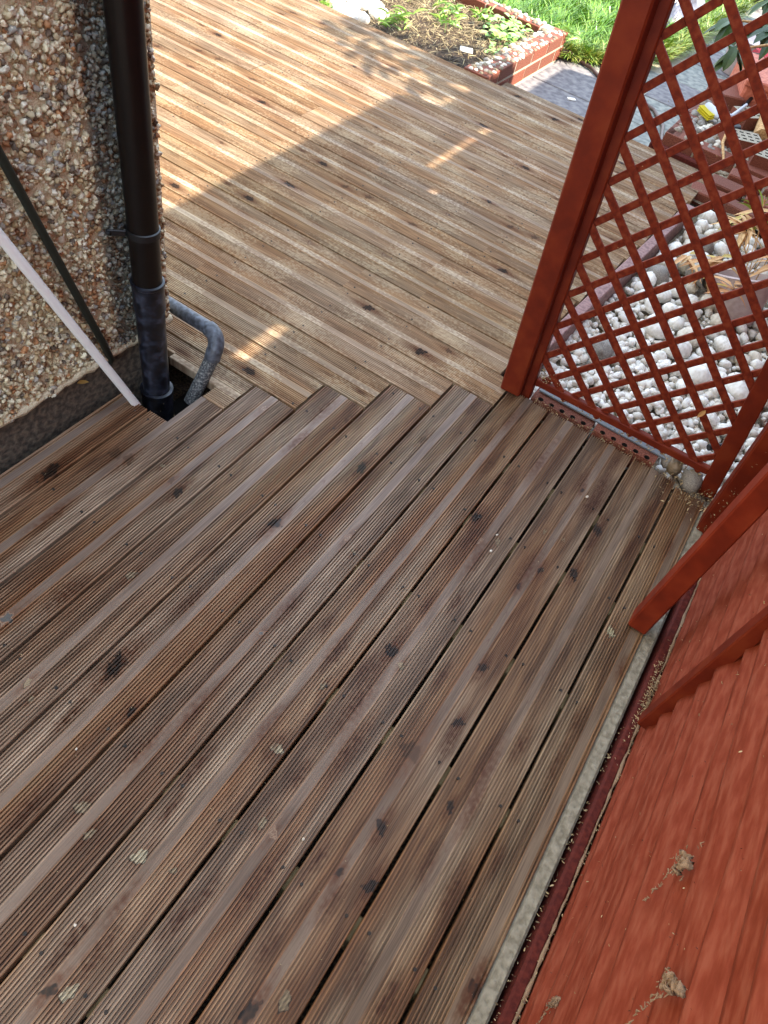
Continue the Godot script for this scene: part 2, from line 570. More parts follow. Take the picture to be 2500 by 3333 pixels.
func knot(out: PackedByteArray, w: int, h: int, kind: String, x0: float, y0: float, r: float, spot: PackedByteArray) -> void:
	r *= 1.3 if kind == "d" or kind == "b" else 1.0
	var rx := r
	var ry := r * (1.0 + 0.7 * fposmod(x0 * 0.37 + y0 * 0.11, 1.0))
	var fx := int(rx * 1.7)
	var fy := int(ry * 5.0)
	for y in range(maxi(0, int(y0) - fy), mini(h, int(y0) + fy)):
		for x in range(maxi(0, int(x0) - fx), mini(w, int(x0) + fx)):
			var k := y * w + x
			var n := (spot[k] - 128) / 128.0 * (0.4 if kind == "w" or kind == "p" else 1.0)
			var dx := (x - x0) / rx
			var dy := (y - y0) / ry
			var ang := atan2(dy, dx)
			var d := sqrt(dx * dx + dy * dy) * (1.0 + 0.22 * sin(ang * 2.0 + x0) + 0.14 * sin(ang * 5.0 + y0)) + n * 0.42
			var halo := maxf(0.0, 1.0 - sqrt(dx * dx * 0.36 + dy * dy * 0.04)) * (0.8 + n * 0.7)
			var core := 1.0 - smoothstep(0.7, 1.12, d)
			var col := Vector3(80, 42, 22)
			var a := halo * 0.95
			if kind == "s":
				col = Vector3(72, 38, 20)
				a = halo * 0.8
			elif kind == "w" or kind == "p":
				a = halo * 0.6
				if d < 1.05:
					col = Vector3(182, 170, 142) if kind == "w" else Vector3(148, 130, 104)
					a = 0.92
					if d > 0.9 and dx + dy > -0.7: col = Vector3(66, 50, 38)
					else: col *= 0.92 + 0.16 * n + 0.1 * sin(dx * 9.0 + dy * 5.0)
			elif kind == "r" or kind == "g":
				a = halo * 0.5
				var q := fposmod(d * 2.6, 1.0)
				var cc := Vector3(100, 72, 56).lerp(Vector3(148, 126, 106), smoothstep(0.3, 0.7, absf(q * 2.0 - 1.0)))
				if kind == "g" and d < 0.6: cc = Vector3(84, 84, 82)
				col = col.lerp(cc, core)
				a = lerpf(a, 0.85, core)
			elif kind == "d":
				col = col.lerp(Vector3(40, 26, 17) * (1.0 + n * 0.7), core)
				a = lerpf(a, 0.9, core)
			else:
				col = Vector3(98, 62, 40).lerp(Vector3(70, 46, 30), core)
				a = lerpf(halo * 0.85, 0.7, core)
			a = clampf(a, 0, 1)
			out[k * 3] = clampi(int(lerpf(out[k * 3], col.x, a)), 0, 255)
			out[k * 3 + 1] = clampi(int(lerpf(out[k * 3 + 1], col.y, a)), 0, 255)
			out[k * 3 + 2] = clampi(int(lerpf(out[k * 3 + 2], col.z, a)), 0, 255)

# ------------------------------------------------------------------ ground
func sheet(st: SurfaceTool, v0: float, v1: float, u0: float, u1: float, z: float, nv := 1, nu := 1, bump := 0.0, sd := 1) -> void:
	var ns := FastNoiseLite.new()
	ns.seed = sd
	ns.frequency = 0.35
	var H := func(v: float, u: float) -> float: return z + bump * ns.get_noise_2d(v, u) * 2.0
	for i in nv:
		for j in nu:
			var a := lerpf(v0, v1, float(i) / nv)
			var b := lerpf(v0, v1, float(i + 1) / nv)
			var e := lerpf(u0, u1, float(j) / nu)
			var f := lerpf(u0, u1, float(j + 1) / nu)
			var p := [W(a, e, H.call(a, e)), W(b, e, H.call(b, e)), W(b, f, H.call(b, f)), W(a, f, H.call(a, f))]
			quad(st, p[0], p[1], p[2], p[3], (p[0] + p[2]) / 2 - Vector3.UP)

func build_ground() -> void:
	var st := begin()
	sheet(st, -400, 400, -400, 400, -1.3)
	tag(obj("ground", st, M.soil), "bare earth under the deck and around the garden", "ground", "", "structure")
	st = begin()
	var lawn_edge := [[-3.3, 26.3], [-1.1, 28.2], [-0.1, 30.7], [0.3, 34.5], [0.7, 42.0], [1.2, 60.0]]
	for i in lawn_edge.size() - 1:
		var a: Array = lawn_edge[i]
		var b: Array = lawn_edge[i + 1]
		quad(st, W(-60, a[1], -0.84), W(a[0], a[1], -0.84), W(b[0], b[1], -0.84), W(-60, b[1], -0.84), W(0, 30, -9))
	tag(obj("lawn", st, M.turf), "lawn beyond the raised bed", "lawn", "", "structure")
	# blades
	var bl := begin()
	for k in 3:
		var y0 := [0.0, 0.025, 0.042, 0.052][k] as float
		var y1 := [0.0, 0.025, 0.042, 0.052][k + 1] as float
		var x0 := [0.0, 0.012, 0.036, 0.066][k] as float
		var x1 := [0.0, 0.012, 0.036, 0.066][k + 1] as float
		var w0 := [0.0026, 0.0024, 0.0017, 0.0002][k] as float
		var w1 := [0.0026, 0.0024, 0.0017, 0.0002][k + 1] as float
		var n := Vector3(-(y1 - y0), x1 - x0, 0).normalized()
		face(bl, [Vector3(x0, y0, -w0), Vector3(x1, y1, -w1), Vector3(x1, y1, w1)], [n, n, n])
		face(bl, [Vector3(x0, y0, -w0), Vector3(x1, y1, w1), Vector3(x0, y0, w0)], [n, n, n])
	var blade := bl.commit()
	blade.surface_set_material(0, M.leafm)
	var xfs := []
	var cols := []
	var edge := func(u: float) -> float:
		for i in lawn_edge.size() - 1:
			if u <= lawn_edge[i + 1][1]: return lerpf(lawn_edge[i][0], lawn_edge[i + 1][0], (u - lawn_edge[i][1]) / (lawn_edge[i + 1][1] - lawn_edge[i][1]))
		return 1.2
	var ns := FastNoiseLite.new()
	ns.frequency = 0.5
	for i in 62000:
		var u := 26.3 + pow(rng.randf(), 1.3) * 22.0
		var e: float = edge.call(u)
		var v := e + 0.25 - pow(rng.randf(), 1.2) * 11.0 * (0.6 + (u - 26.0) / 30.0)
		var dry := clampf(1.0 - (e - v) / 0.9, 0, 1) * rng.randf() + (0.25 if rng.randf() < 0.08 else 0.0)
		var sc := rng.randf_range(0.8, 1.9)
		var b := Basis(Vector3.UP, ns.get_noise_2d(v, u) * 6.0 + rng.randf_range(-1.2, 1.2)) * Basis(Vector3(0, 0, 1), rng.randf_range(-0.5, 0.35))
		xfs.append(Transform3D(b.scaled(Vector3(sc, sc * rng.randf_range(0.7, 1.1), sc)), W(v, u, -0.84)))
		var g := lin(66, 116, 30).lerp(lin(122, 158, 52), rng.randf()).lerp(lin(168, 158, 88), clampf(dry * 0.8, 0, 1))
		cols.append(g)
	tag(scatter("grass", blade, xfs, cols), "long green grass of the lawn", "grass", "", "stuff")
	# slabs
	var pav := thing("garden_path", "grey paving slabs between the deck step and the lawn", "path")
	pav.set_meta("kind", "structure")
	st = begin()
	sheet(st, -3.3, 9.5, 20.0, 62.0, -0.93)
	obj("bedding_mortar", st, M.mortar, pav)
	var us := [20.2, 23.42, 26.5, 29.6, 32.7, 35.8, 38.9, 42.0, 45.1, 48.2]
	var vs := [-3.02, 0.9, 3.9, 6.9, 9.4]
	for i in us.size() - 1:
		for j in vs.size() - 1:
			if us[i] > 26 and j == 0 and us[i] > 29: continue
			st = begin()
			var off := rng.randf_range(-0.012, 0.012)
			wbox(st, vs[j] + 0.035, vs[j + 1] - 0.035, us[i] + 0.035, us[i + 1] - 0.035, -1.2, -0.885 + off, 0.004)
			obj("slab", st, M.slab2 if (i == 1 and j == 0) or rng.randf() < 0.3 else M.slab, pav)

# ------------------------------------------------------------------ deck
func plank(st: SurfaceTool, along_u: bool, a0: float, a1: float, b: float, c0: float, c1: float, uv_x: float, uv_w: float, uv_y: float, sgn: float, lift: float, tint: Color) -> void:
	var dep := 0.046 if along_u else 0.024
	var pr := [[c0, -0.19], [c0, -0.014], [c0 + 0.012, 0.0]]
	for hf in 2:
		for j in 8:
			var t := (0.045 if hf == 0 else 0.580) + (j + 0.5) * 0.047
			if t - 0.016 > c0 + 0.012 and t + 0.016 < c1 - 0.012:
				pr.append_array([[t - 0.0145, 0.0], [t - 0.0110, -dep], [t + 0.0110, -dep], [t + 0.0145, 0.0]])
	pr.append_array([[c1 - 0.012, 0.0], [c1, -0.014], [c1, -0.19]])
	var P := func(al: float, t: float, z: float) -> Vector3:
		return W(b + t, al, z + lift) if along_u else W(al, b + t, z + lift)
	st.set_color(tint)
	for i in pr.size() - 1:
		var p: Array = pr[i]
		var q: Array = pr[i + 1]
		var n2 := Vector2(-(q[1] - p[1]), q[0] - p[0]).normalized()
		var n := (W(n2.x, 0, n2.y) if along_u else W(0, n2.x, n2.y)).normalized()
		var e := [[a0, p], [a1, p], [a1, q], [a0, p], [a1, q], [a0, q]]
		var f: Array = [0, 1, 2, 3, 4, 5]
		var A: Vector3 = P.call(a0, p[0], p[1])
		var B: Vector3 = P.call(a1, p[0], p[1])
		var C: Vector3 = P.call(a1, q[0], q[1])
		if (B - A).cross(C - A).dot(n) > 0: f = [0, 2, 1, 3, 5, 4]
		for k in f:
			var al: float = e[k][0]
			var t: float = e[k][1][0]
			st.set_normal(n)
			st.set_uv(Vector2(uv_x + uv_w * t, uv_y + sgn * al * 150.0 / 2048.0))
			st.add_vertex(P.call(al, t, e[k][1][1]))
	for al in [a0, a1]:
		st.set_uv(Vector2(uv_x + uv_w * 0.1, uv_y))
		quad(st, P.call(al, c0, -0.19), P.call(al, c1, -0.19), P.call(al, c1, -0.045), P.call(al, c0, -0.045), P.call((a0 + a1) / 2, 0.5, -0.1))

func sleeper_v(u: float) -> float:
	return 4.70 + (u - 6.5) * 0.073

func build_deck() -> void:
	var deck := thing("timber_deck", "brown grooved timber deck with its boards meeting in a stepped corner joint", "deck")
	var G := 0.029
	# near boards, running away from the camera
	for k in range(-1, 10):
		var st := begin()
		var x := (k + 1) / 11.0
		var tn: Color = [Color(1.18, 1.10, 1.02), Color(1.20, 1.16, 1.10), Color(1.20, 1.14, 1.06), Color(1.14, 1.12, 1.10), Color(1.22, 1.15, 1.04), Color(1.10, 1.06, 1.06), Color(1.28, 1.20, 0.98), Color(1.16, 1.05, 0.99), Color(1.20, 1.05, 0.95), Color(1.18, 1.05, 0.92), Color(1.14, 1.01, 0.89)][k + 1]
		var lift := rng.randf_range(-0.006, 0.006)
		var endu := float(k) - G if k < 5 else 4.74
		if k == -1:
			plank(st, true, -12.0, -0.91, -1.0, 0.33, 1.0 - G, x, 1 / 11.0, 5 * 150 / 2048.0, -1.0, lift, tn)
		elif k == 0:
			plank(st, true, -12.0, -0.9, 0.0, G, 1.0 - G, x, 1 / 11.0, 5 * 150 / 2048.0, -1.0, lift, tn)
			plank(st, true, -0.9, 0.03, 0.0, 0.45, 1.0 - G, x, 1 / 11.0, 5 * 150 / 2048.0, -1.0, lift, tn)
		elif k == 9:
			plank(st, true, -12.0, 4.6, 9.0, G, 0.655, x, 1 / 11.0, 5 * 150 / 2048.0, -1.0, lift, tn)
		else:
			plank(st, true, -12.0, endu, float(k), G, 1.0 - G, x, 1 / 11.0, 5 * 150 / 2048.0, -1.0, lift, tn)
		obj("plank", st, M.near, deck)
	# far boards, running across
	var butt := {6: [-11.5], 9: [-8.7], 11: [-5.4], 12: [-8.2], 14: [-6.6], 16: [-12.2], 17: [-4.9], 18: [-8.5]}
	for k in range(0, 19):
		var stop := float(k) + 1.0 - G if k < 5 else sleeper_v(k + 0.5)
		var cuts: Array = [-26.0] + (butt[k] if butt.has(k) else []) + [stop]
		for i in cuts.size() - 1:
			var st := begin()
			var s := rng.randi_range(0, 7)
			var tone := rng.randf_range(0.88, 1.06)
			var tn := Color(tone, tone * rng.randf_range(0.97, 1.0), tone * rng.randf_range(0.93, 1.0))
			var y := rng.randf()
			var lift := rng.randf_range(-0.006, 0.006)
			if k == 0:

				plank(st, false, -4.0, -0.74, 0.0, 0.58, 1.0 - G, s / 8.0, 1 / 8.0, y, 1.0, lift, tn)
				plank(st, false, -0.74, 0.47, 0.0, 0.44, 1.0 - G, s / 8.0, 1 / 8.0, y, 1.0, lift, tn)
				plank(st, false, 0.47, stop, 0.0, 0.06, 1.0 - G, s / 8.0, 1 / 8.0, y, 1.0, lift, tn)
			else:
				plank(st, false, cuts[i] + 0.006, cuts[i + 1] - (0.006 if i < cuts.size() - 2 else 0.0), float(k), G, 1.0 - G, s / 8.0, 1 / 8.0, y, 1.0, lift, tn)
			obj("plank", st, M.far, deck)
	# the lower step along the far edge
	for k in 2:
		var st := begin()
		var tone := rng.randf_range(0.9, 1.02)
		plank(st, false, -2.98, 4.9, 18.86 + k * 1.02, G, 1.0 - G, (2 + k * 3) / 8.0, 1 / 8.0, 0.3 * k, 1.0, -0.5, Color(tone, tone, tone))
		obj("step_plank", st, M.far, deck)
	var st2 := begin()
	wbox(st2, -26, 4.9, 18.93, 19.03, -0.9, -0.06)
	wbox(st2, -2.98, 4.9, 20.72, 20.84, -0.9, -0.69)
	obj("riser", st2, M.raw, deck)
	# joists
	for u in [-11.0, -7.95, -5.67, -3.31, -1.11, 1.09, 2.79]:
		var st := begin()
		wbox(st, (-0.6 if u < 0 else u + 0.3), 9.6, u - 0.16, u + 0.16, -0.9, -0.2)
		obj("joist", st, M.raw, deck)
	for v in [-13.5, -10.5, -7.5, -4.5, -1.9, 0.55, 2.2]:
		var st := begin()
		wbox(st, v - 0.16, v + 0.16, maxf(0.7, v + 0.2), 18.8, -0.9, -0.2)
		obj("joist", st, M.raw, deck)
	# screw heads, sunk a little
	st2 = begin()
	for k in range(-1, 10):
		for u in [-7.95, -5.67, -3.31, -1.11, 1.09, 2.79]:
			for t in [0.165, 0.845]:
				var v: float = k + t
				if v < -0.3 or v > 9.55 or u > v - 0.3: continue
				var p := W(v + rng.randf_range(-0.02, 0.02), u + rng.randf_range(-0.03, 0.03), 0.004)
				tube(st2, [p, p + Vector3.DOWN * 0.004], [0.0036, 0.0036], 8)
	for k in range(1, 18):
		for v in [-10.5, -7.5, -4.5, -1.9, 0.55, 2.2]:
			for t in [0.165, 0.845]:
				if k + t < v + 0.2 or (v < -1 and k < 2): continue
				var p := W(v + rng.randf_range(-0.03, 0.03), k + t, 0.004)
				tube(st2, [p, p + Vector3.DOWN * 0.004], [0.0034, 0.0034], 8)
	obj("screws", st2, M.screw, deck).set_meta("kind", "stuff")
	# mauve sleeper at the side of the deck
	var sl := begin()
	var a := W(4.86, 5.1, -0.25)
	var b := W(5.62, 16.6, -0.25)
	bar(sl, a, b, W(1, 0, 0), 0.045, 0.1, 0.004)
	tag(obj("edging_board", sl, M.mauve), "mauve painted timber edging between deck boards and white pebbles", "edging board")

# dark band by the downpipe: the shade of the pipe painted in, with some dampness
func pipe_shade_damp(u: float) -> Color:
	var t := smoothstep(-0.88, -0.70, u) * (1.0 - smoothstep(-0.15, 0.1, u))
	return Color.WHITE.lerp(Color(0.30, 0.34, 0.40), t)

# ------------------------------------------------------------------ house on the left
func build_house() -> void:
	var hs := thing("house", "pebbledashed house wall in cream and brown stones above a dark plinth", "house")
	var st := begin()
	for i in 120:
		# the rendered face, with shade and dampness by the downpipe painted into its colour
		var ua := -9.0 + 9.53 * i / 120.0
		var ub := -9.0 + 9.53 * (i + 1) / 120.0
		var n := Vector3.RIGHT
		var ca := pipe_shade_damp(ua)
		var cb := pipe_shade_damp(ub)
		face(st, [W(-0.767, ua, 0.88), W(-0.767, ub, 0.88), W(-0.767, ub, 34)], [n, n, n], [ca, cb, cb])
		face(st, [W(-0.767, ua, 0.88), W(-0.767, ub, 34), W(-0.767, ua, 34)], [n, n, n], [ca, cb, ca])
	(M.render as StandardMaterial3D).vertex_color_use_as_albedo = true
	st.set_color(Color.WHITE)
	wbox(st, -40, -0.77, -30, 0.53, 0.88, 34, 0.01)
	obj("wall", st, M.render, hs)
	st = begin()
	wbox(st, -40, -0.86, -30, 0.44, -1.2, 0.95, 0.01)
	obj("plinth", st, M.plinth, hs)
	st = begin()
	wbox(st, -41, -0.3, -31, 1.0, 34, 36)
	obj("roof_edge", st, M.pipe, hs)
	# the drip lip at the foot of the render
	st = begin()
	var pts := []
	var rad := []
	for i in 60:
		var u := -9.0 + i * 9.55 / 59.0
		pts.append(W(-0.78, u, 0.9 + rng.randf_range(-0.025, 0.025)))
		rad.append(rng.randf_range(0.011, 0.016))
	st.set_color(Color.WHITE)
	tube(st, pts, rad, 7)
	obj("drip_lip", st, M.render, hs)
	var pal := [lin(214, 200, 164), lin(220, 208, 176), lin(206, 190, 152), lin(222, 214, 190), lin(198, 182, 146), lin(212, 198, 166), lin(208, 196, 168), lin(216, 204, 170), lin(186, 164, 124), lin(166, 138, 98), lin(142, 108, 74), lin(164, 156, 142), lin(112, 98, 82), lin(176, 126, 82)]
	for kind in 3:
		var mesh := stone_mesh(Vector3(0.0072, 0.0056, 0.0050), 0.5, 60 + kind, M.stone, 9, 6)
		var xfs := []
		var cols := []
		var du := 0.064
		var z := 0.9
		while z < 7.6:
			var u := -5.2
			while u < 0.62:
				if rng.randi_range(0, 2) == kind and rng.randf() < 0.80:
					var uu := u + rng.randf_range(-0.045, 0.045)
					if uu > 0.50: uu -= rng.randf() * 2.0
					var zz := z + rng.randf_range(-0.045, 0.045)
					var b := Basis.from_euler(Vector3(rng.randf() * TAU, rng.randf() * TAU, rng.randf() * TAU)).scaled(Vector3.ONE * rng.randf_range(0.65, 1.3))
					xfs.append(Transform3D(b, W(-0.768 + rng.randf_range(0.0, 0.035), minf(uu, 0.54), maxf(zz, 0.86))))
					cols.append((pal[rng.randi_range(0, pal.size() - 1)] as Color) * rng.randf_range(0.8, 1.1) * pipe_shade_damp(uu))  # pebbles carry the same painted pipe shade and dampness
				u += du
			z += du
		scatter("pebbledash", mesh, xfs, cols, hs)

# ------------------------------------------------------------------ red shed on the right
const EDGES := [-0.3, 0.38, 0.80, 1.22, 1.86, 2.30, 2.95, 3.36, 3.92, 4.6]

func build_shed() -> void:
	var sh := thing("garden_shed", "faded red timber shed wall with rough horizontal grain and vertical battens", "shed")
	var ns := FastNoiseLite.new()
	ns.seed = 5
	ns.frequency = 0.9
	ns.fractal_octaves = 2
	var bands := [[0.02, 4.50], [4.54, 9.0], [9.04, 13.5], [13.54, 20.0]]
	for bd in bands:
		var st := begin()
		var z: float = bd[0]
		var off: float = rng.randf_range(-0.02, 0.02)
		while z < bd[1] - 0.001:
			var z2: float = minf(z + 0.05, bd[1])
			var us := []
			for i in 47: us.append(-12.0 + 15.6 * i / 46.0)
			for i in 46:
				var P := func(u: float, zz: float) -> Vector3:
					var e := minf(absf(zz - bd[0]), absf(zz - bd[1]))
					# overlapping feathered edges: each course thins upwards to the next
					var zw := zz + ns.get_noise_2d(u * 0.10, zz * 0.2) * 0.16
					var rib := ns.get_noise_2d(zz * 0.95 + u * 0.05, u * 0.03) * 0.06
					for q in EDGES.size() - 1:
						var lo: float = bd[0] + EDGES[q]
						var hi: float = bd[0] + EDGES[q + 1]
						if zw >= lo and zw < hi:
							var t := (zw - lo) / (hi - lo)
							rib -= 0.15 * (1.0 - t) * smoothstep(0.0, 0.3, t)
					return W(10.24 + off + rib + (0.04 if e < 0.03 else 0.0), u, zz)
				var q := [P.call(us[i], z), P.call(us[i + 1], z), P.call(us[i + 1], z2), P.call(us[i], z2)]
				var N := func(u: float, zz: float) -> Vector3:
					var d1: Vector3 = P.call(u + 0.15, zz) - P.call(u - 0.15, zz)
					var d2: Vector3 = P.call(u, zz + 0.035) - P.call(u, zz - 0.035)
					var n := d1.cross(d2).normalized()
					return n if n.x < 0 else -n
				var nr := [N.call(us[i], z), N.call(us[i + 1], z), N.call(us[i + 1], z2), N.call(us[i], z2)]
				face(st, [q[0], q[1], q[2]], [nr[0], nr[1], nr[2]])
				face(st, [q[0], q[2], q[3]], [nr[0], nr[2], nr[3]])
			z = z2
		obj("wall_panel", st, M.wall_red, sh)
	var st := begin()
	wbox(st, 10.4, 22, -12, 3.6, -0.9, 20)
	obj("shed_body", st, M.wall_red, sh)
	st = begin()
	wbox(st, 9.7, 22.6, -12.5, 3.75, 20.0, 20.8)
	obj("roof", st, M.plinth, sh)
	st = begin()
	bar(st, W(10.045, -12, -0.14), W(10.045, 2.6, -0.14), W(1, 0, 0), 0.024, 0.07, 0.005)
	obj("sill", st, M.sill, sh)
	st = begin()
	bar(st, W(10.10, -1.03, 0.42), W(10.10, -1.03, 19.9), W(0, 1, 0), 0.036, 0.030, 0.003)
	obj("batten", st, M.red, sh)
	# grey dust packed behind the sill
	st = begin()
	var dp := []
	var dr := []
	for i in 90:
		dp.append(W(10.13 + rng.randf_range(-0.012, 0.012), -9.5 + i * 12.0 / 89.0, 0.06 + rng.randf_range(-0.015, 0.02)))
		dr.append(rng.randf_range(0.0015, 0.0055))
	tube(st, dp, dr, 6)
	obj("dust_line", st, M.web, sh)
	# loose post in front
	st = begin()
	bar(st, W(9.495, 0.94, 0.03), W(9.55, 0.94, 19.9), W(0, 1, 0), 0.062, 0.05, 0.004)
	tag(obj("post", st, M.orange), "orange red post standing on the deck edge before the shed wall", "post")
	st = begin()
	wbox(st, 9.665, 9.895, -12, 4.4, -1.0, -0.03, 0.006)
	tag(obj("concrete_footing", st, M.concrete), "strip of pale grey concrete between the deck and the red shed", "footing")

# ------------------------------------------------------------------ boundary fence, out of the picture on the right
func build_fence() -> void:
	var fe := thing("boundary_fence", "tall red boarded boundary fence beyond the pebble bed", "fence", Vector3.ZERO)
	var runs := [[3.605, 8.8, 14.8], [8.8, 13.9, 14.8], [13.9, 19.0, 14.8], [19.0, 25.0, 13.4], [25.0, 29.0, 12.0], [29.0, 33.0, 10.6], [33.0, 46.0, 9.2]]
	# slots added to the unseen fence to let slivers of sun through: u from, u to, z from, z to
	var slots := [[4.05, 6.0, 10.02, 10.36], [13.3, 13.85, 10.72, 11.0], [14.75, 17.6, 11.52, 11.78], [18.1, 18.6, 11.5, 11.80]]
	for r in runs:
		var n := roundi(r[2])
		for i in n:
			var z0: float = -0.8 + i * (r[2] + 0.8) / n
			var z1: float = -0.8 + (i + 1) * (r[2] + 0.8) / n + 0.02
			var rects := [[r[0], r[1], z0, z1]]
			for sl in slots:
				var rest := []
				for q in rects:
					if sl[0] >= q[1] or sl[1] <= q[0] or sl[2] >= q[3] or sl[3] <= q[2]:
						rest.append(q)
						continue
					if sl[0] > q[0]: rest.append([q[0], sl[0], q[2], q[3]])
					if sl[1] < q[1]: rest.append([sl[1], q[1], q[2], q[3]])
					var a := maxf(q[0], sl[0])
					var b := minf(q[1], sl[1])
					if sl[2] > q[2]: rest.append([a, b, q[2], sl[2]])
					if sl[3] < q[3]: rest.append([a, b, sl[3], q[3]])
				rects = rest
			for q in rects:
				if q[3] - q[2] < 0.03 or q[1] - q[0] < 0.03: continue
				var st := begin()
				wbox(st, 10.4 + 0.02 * (i % 2), 10.5 + 0.02 * (i % 2), q[0], q[1], q[2], q[3])
				obj("board", st, M.red, fe)
		var sp := begin()
		wbox(sp, 10.55, 11.1, r[1] - 0.15, r[1] + 0.15, -1.0, r[2])
		obj("fence_post", sp, M.red, fe)
	var sp := begin()
	wbox(sp, 10.53, 11.0, 3.62, 4.0, -1.0, 14.8)  # unseen post added to block sun leaking between shed and fence
	obj("fence_post", sp, M.red, fe)

# ------------------------------------------------------------------ trellis
const EX := Vector3(0.997, 0.024, 0.069)
const EY := Vector3(-0.069, 0.012, 0.998)
const ORG := Vector3(5.647, 4.979, 2.081)

func T(x: float, y: float, n := 0.0) -> Vector3:
	# trellis plane coordinates (pitch units) to the world; n is towards the camera side
	var p := ORG + EX * x + EY * y
	return W(p.x + 0.024 * n, p.y - n, p.z + 0.014 * n)

func build_trellis() -> void:
	var tr := thing("trellis_panel", "red painted diagonal trellis panel leaning a little between two red posts", "trellis", T(1.5, -2.1))
	var nrm := (T(0, 0, 1) - T(0, 0, 0)).normalized()
	var xr := func(y: float) -> float: return 3.66 - 0.088 * (y + 2.26)
	var yb := func(x: float) -> float: return -1.72 - 0.06 * (x + 0.3)
	var TOP := 6.4
	var e1 := Vector2(0.36, 0.36)
	var e2 := Vector2(0.367, -0.367)
	for fam in 2:
		for i in range(-40, 40):
			var o := e1 * i if fam == 0 else e2 * i
			var d := e2 if fam == 0 else e1
			var lo := INF
			var hi := -INF
			var t := -45.0
			while t < 45.0:
				var p := o + d * t
				if p.x > -0.42 and p.x < xr.call(p.y) + 0.06 and p.y > yb.call(p.x) - 0.1 and p.y < TOP + 0.05:
					lo = minf(lo, t)
					hi = maxf(hi, t)
				t += 0.04
			if hi - lo < 0.25: continue
			var st := begin()
			var a := o + d * lo
			var b := o + d * hi
			var off := 0.028 if fam == 0 else -0.028
			var side := (T(d.y, -d.x) - T(0, 0)).normalized()
			bar(st, T(a.x, a.y, off), T(b.x, b.y, off), side, 0.0208 if fam == 0 else 0.0195, 0.0085, 0.0012)
			obj("slat", st, M.red_slat, tr)
	var sx := (T(1, 0) - T(0, 0)).normalized()
	var sy := (T(0, 1) - T(0, 0)).normalized()
	var st := begin()
	bar(st, T(-0.445, -2.2, 0.0), T(-0.475, TOP + 0.2, 0.0), sx, 0.032, 0.034)
	obj("stile", st, M.red, tr)
	st = begin()
	bar(st, T(-0.33, -1.70, 0.0), T(3.62, -1.93, 0.0), sy, 0.026, 0.022)
	obj("bottom_rail", st, M.red, tr)
	st = begin()
	bar(st, T(3.83, -2.5, 0.0), T(3.83 - 0.088 * 9.0, TOP + 0.2, 0.0), sx, 0.05, 0.034)
	obj("stile", st, M.red, tr)
	st = begin()
	bar(st, T(-0.46, TOP + 0.1, 0.0), T(3.05, TOP + 0.1, 0.0), sy, 0.036, 0.034)
	obj("top_rail", st, M.red, tr)
	# posts
	st = begin()
	bar(st, W(5.06, 4.79, -0.0), W(4.42, 4.79, 8.7), W(1, 0, 0), 0.069, 0.066, 0.005)
	tag(obj("timber_post", st, M.red), "tall dark red post at the deck corner, on the stepped joint", "post")
	st = begin()
	bar(st, W(9.97, 4.07, -0.3), W(9.29, 4.07, 8.7), W(1, 0, 0), 0.069, 0.075, 0.005)
	tag(obj("timber_post", st, M.red), "dark red post flecked with shavings, right of the trellis by two cobbles", "post")
	# perforated bricks under the rail
	for k in 2:
		var v0 := 5.5 + k * 1.49
		var br := CSGBox3D.new()
		br.name = numbered("perforated_brick")
		var ctr := W(v0 + 0.72, 5.15, -0.185 + 0.03 * k)
		br.size = Vector3(1.43, 0.43, 0.68) * S
		br.material = M.brick if k else M.brick2
		for i in 5:
			var hole := CSGCylinder3D.new()
			hole.name = "core_hole"
			hole.operation = CSGShape3D.OPERATION_SUBTRACTION
			hole.radius = 0.062 * S
			hole.height = 0.5 * S
			hole.sides = 10
			hole.position = Vector3(-0.52 + i * 0.26, 0.1, 0.27) * S
			hole.material = M.dark
			br.add_child(hole, true)
		add_child(br)
		br.position = ctr
		tag(br, ["dull red perforated brick under the trellis beside the tall left post", "brighter red perforated brick under the trellis beside two cobbles"][k], "brick", "perforated bricks under the trellis")
	st = begin()
	bar(st, W(5.55, 5.24, 0.075), W(8.6, 5.26, 0.085), W(0, 1, 0), 0.054, 0.006, 0.001)
	tag(obj("lead_strip", st, M.felt), "narrow grey strip lying on the bricks under the trellis rail", "strip")
	# cobbles at the right end
	var cob := [[8.80, 5.12, 0.06, 0.26, 0.2, "brown_stone", "smooth brown oval cobble wedged beside the brick under the trellis"], [9.22, 4.98, 0.02, 0.34, 0.25, "grey_stone", "grey dusty cobble against the foot of the right trellis post"], [8.62, 5.2, 0.0, 0.2, 0.16, "grey_stone", "small dark cobble hidden under the trellis rail end"]]
	for cb in cob:
		var mesh := stone_mesh(Vector3(cb[3] * 0.62, cb[4], cb[3]) * S, 0.1, int(cb[0] * 100), M[cb[5]])
		tag(inst("cobble", mesh, Transform3D(Basis(Vector3.UP, 0.25), W(cb[0], cb[1], cb[2]))), cb[6], "stone", "cobbles under the trellis")

func build_beds() -> void:
	build_pebble_bed()
	build_brick_bed()
	build_back_planter()
	build_shrub()

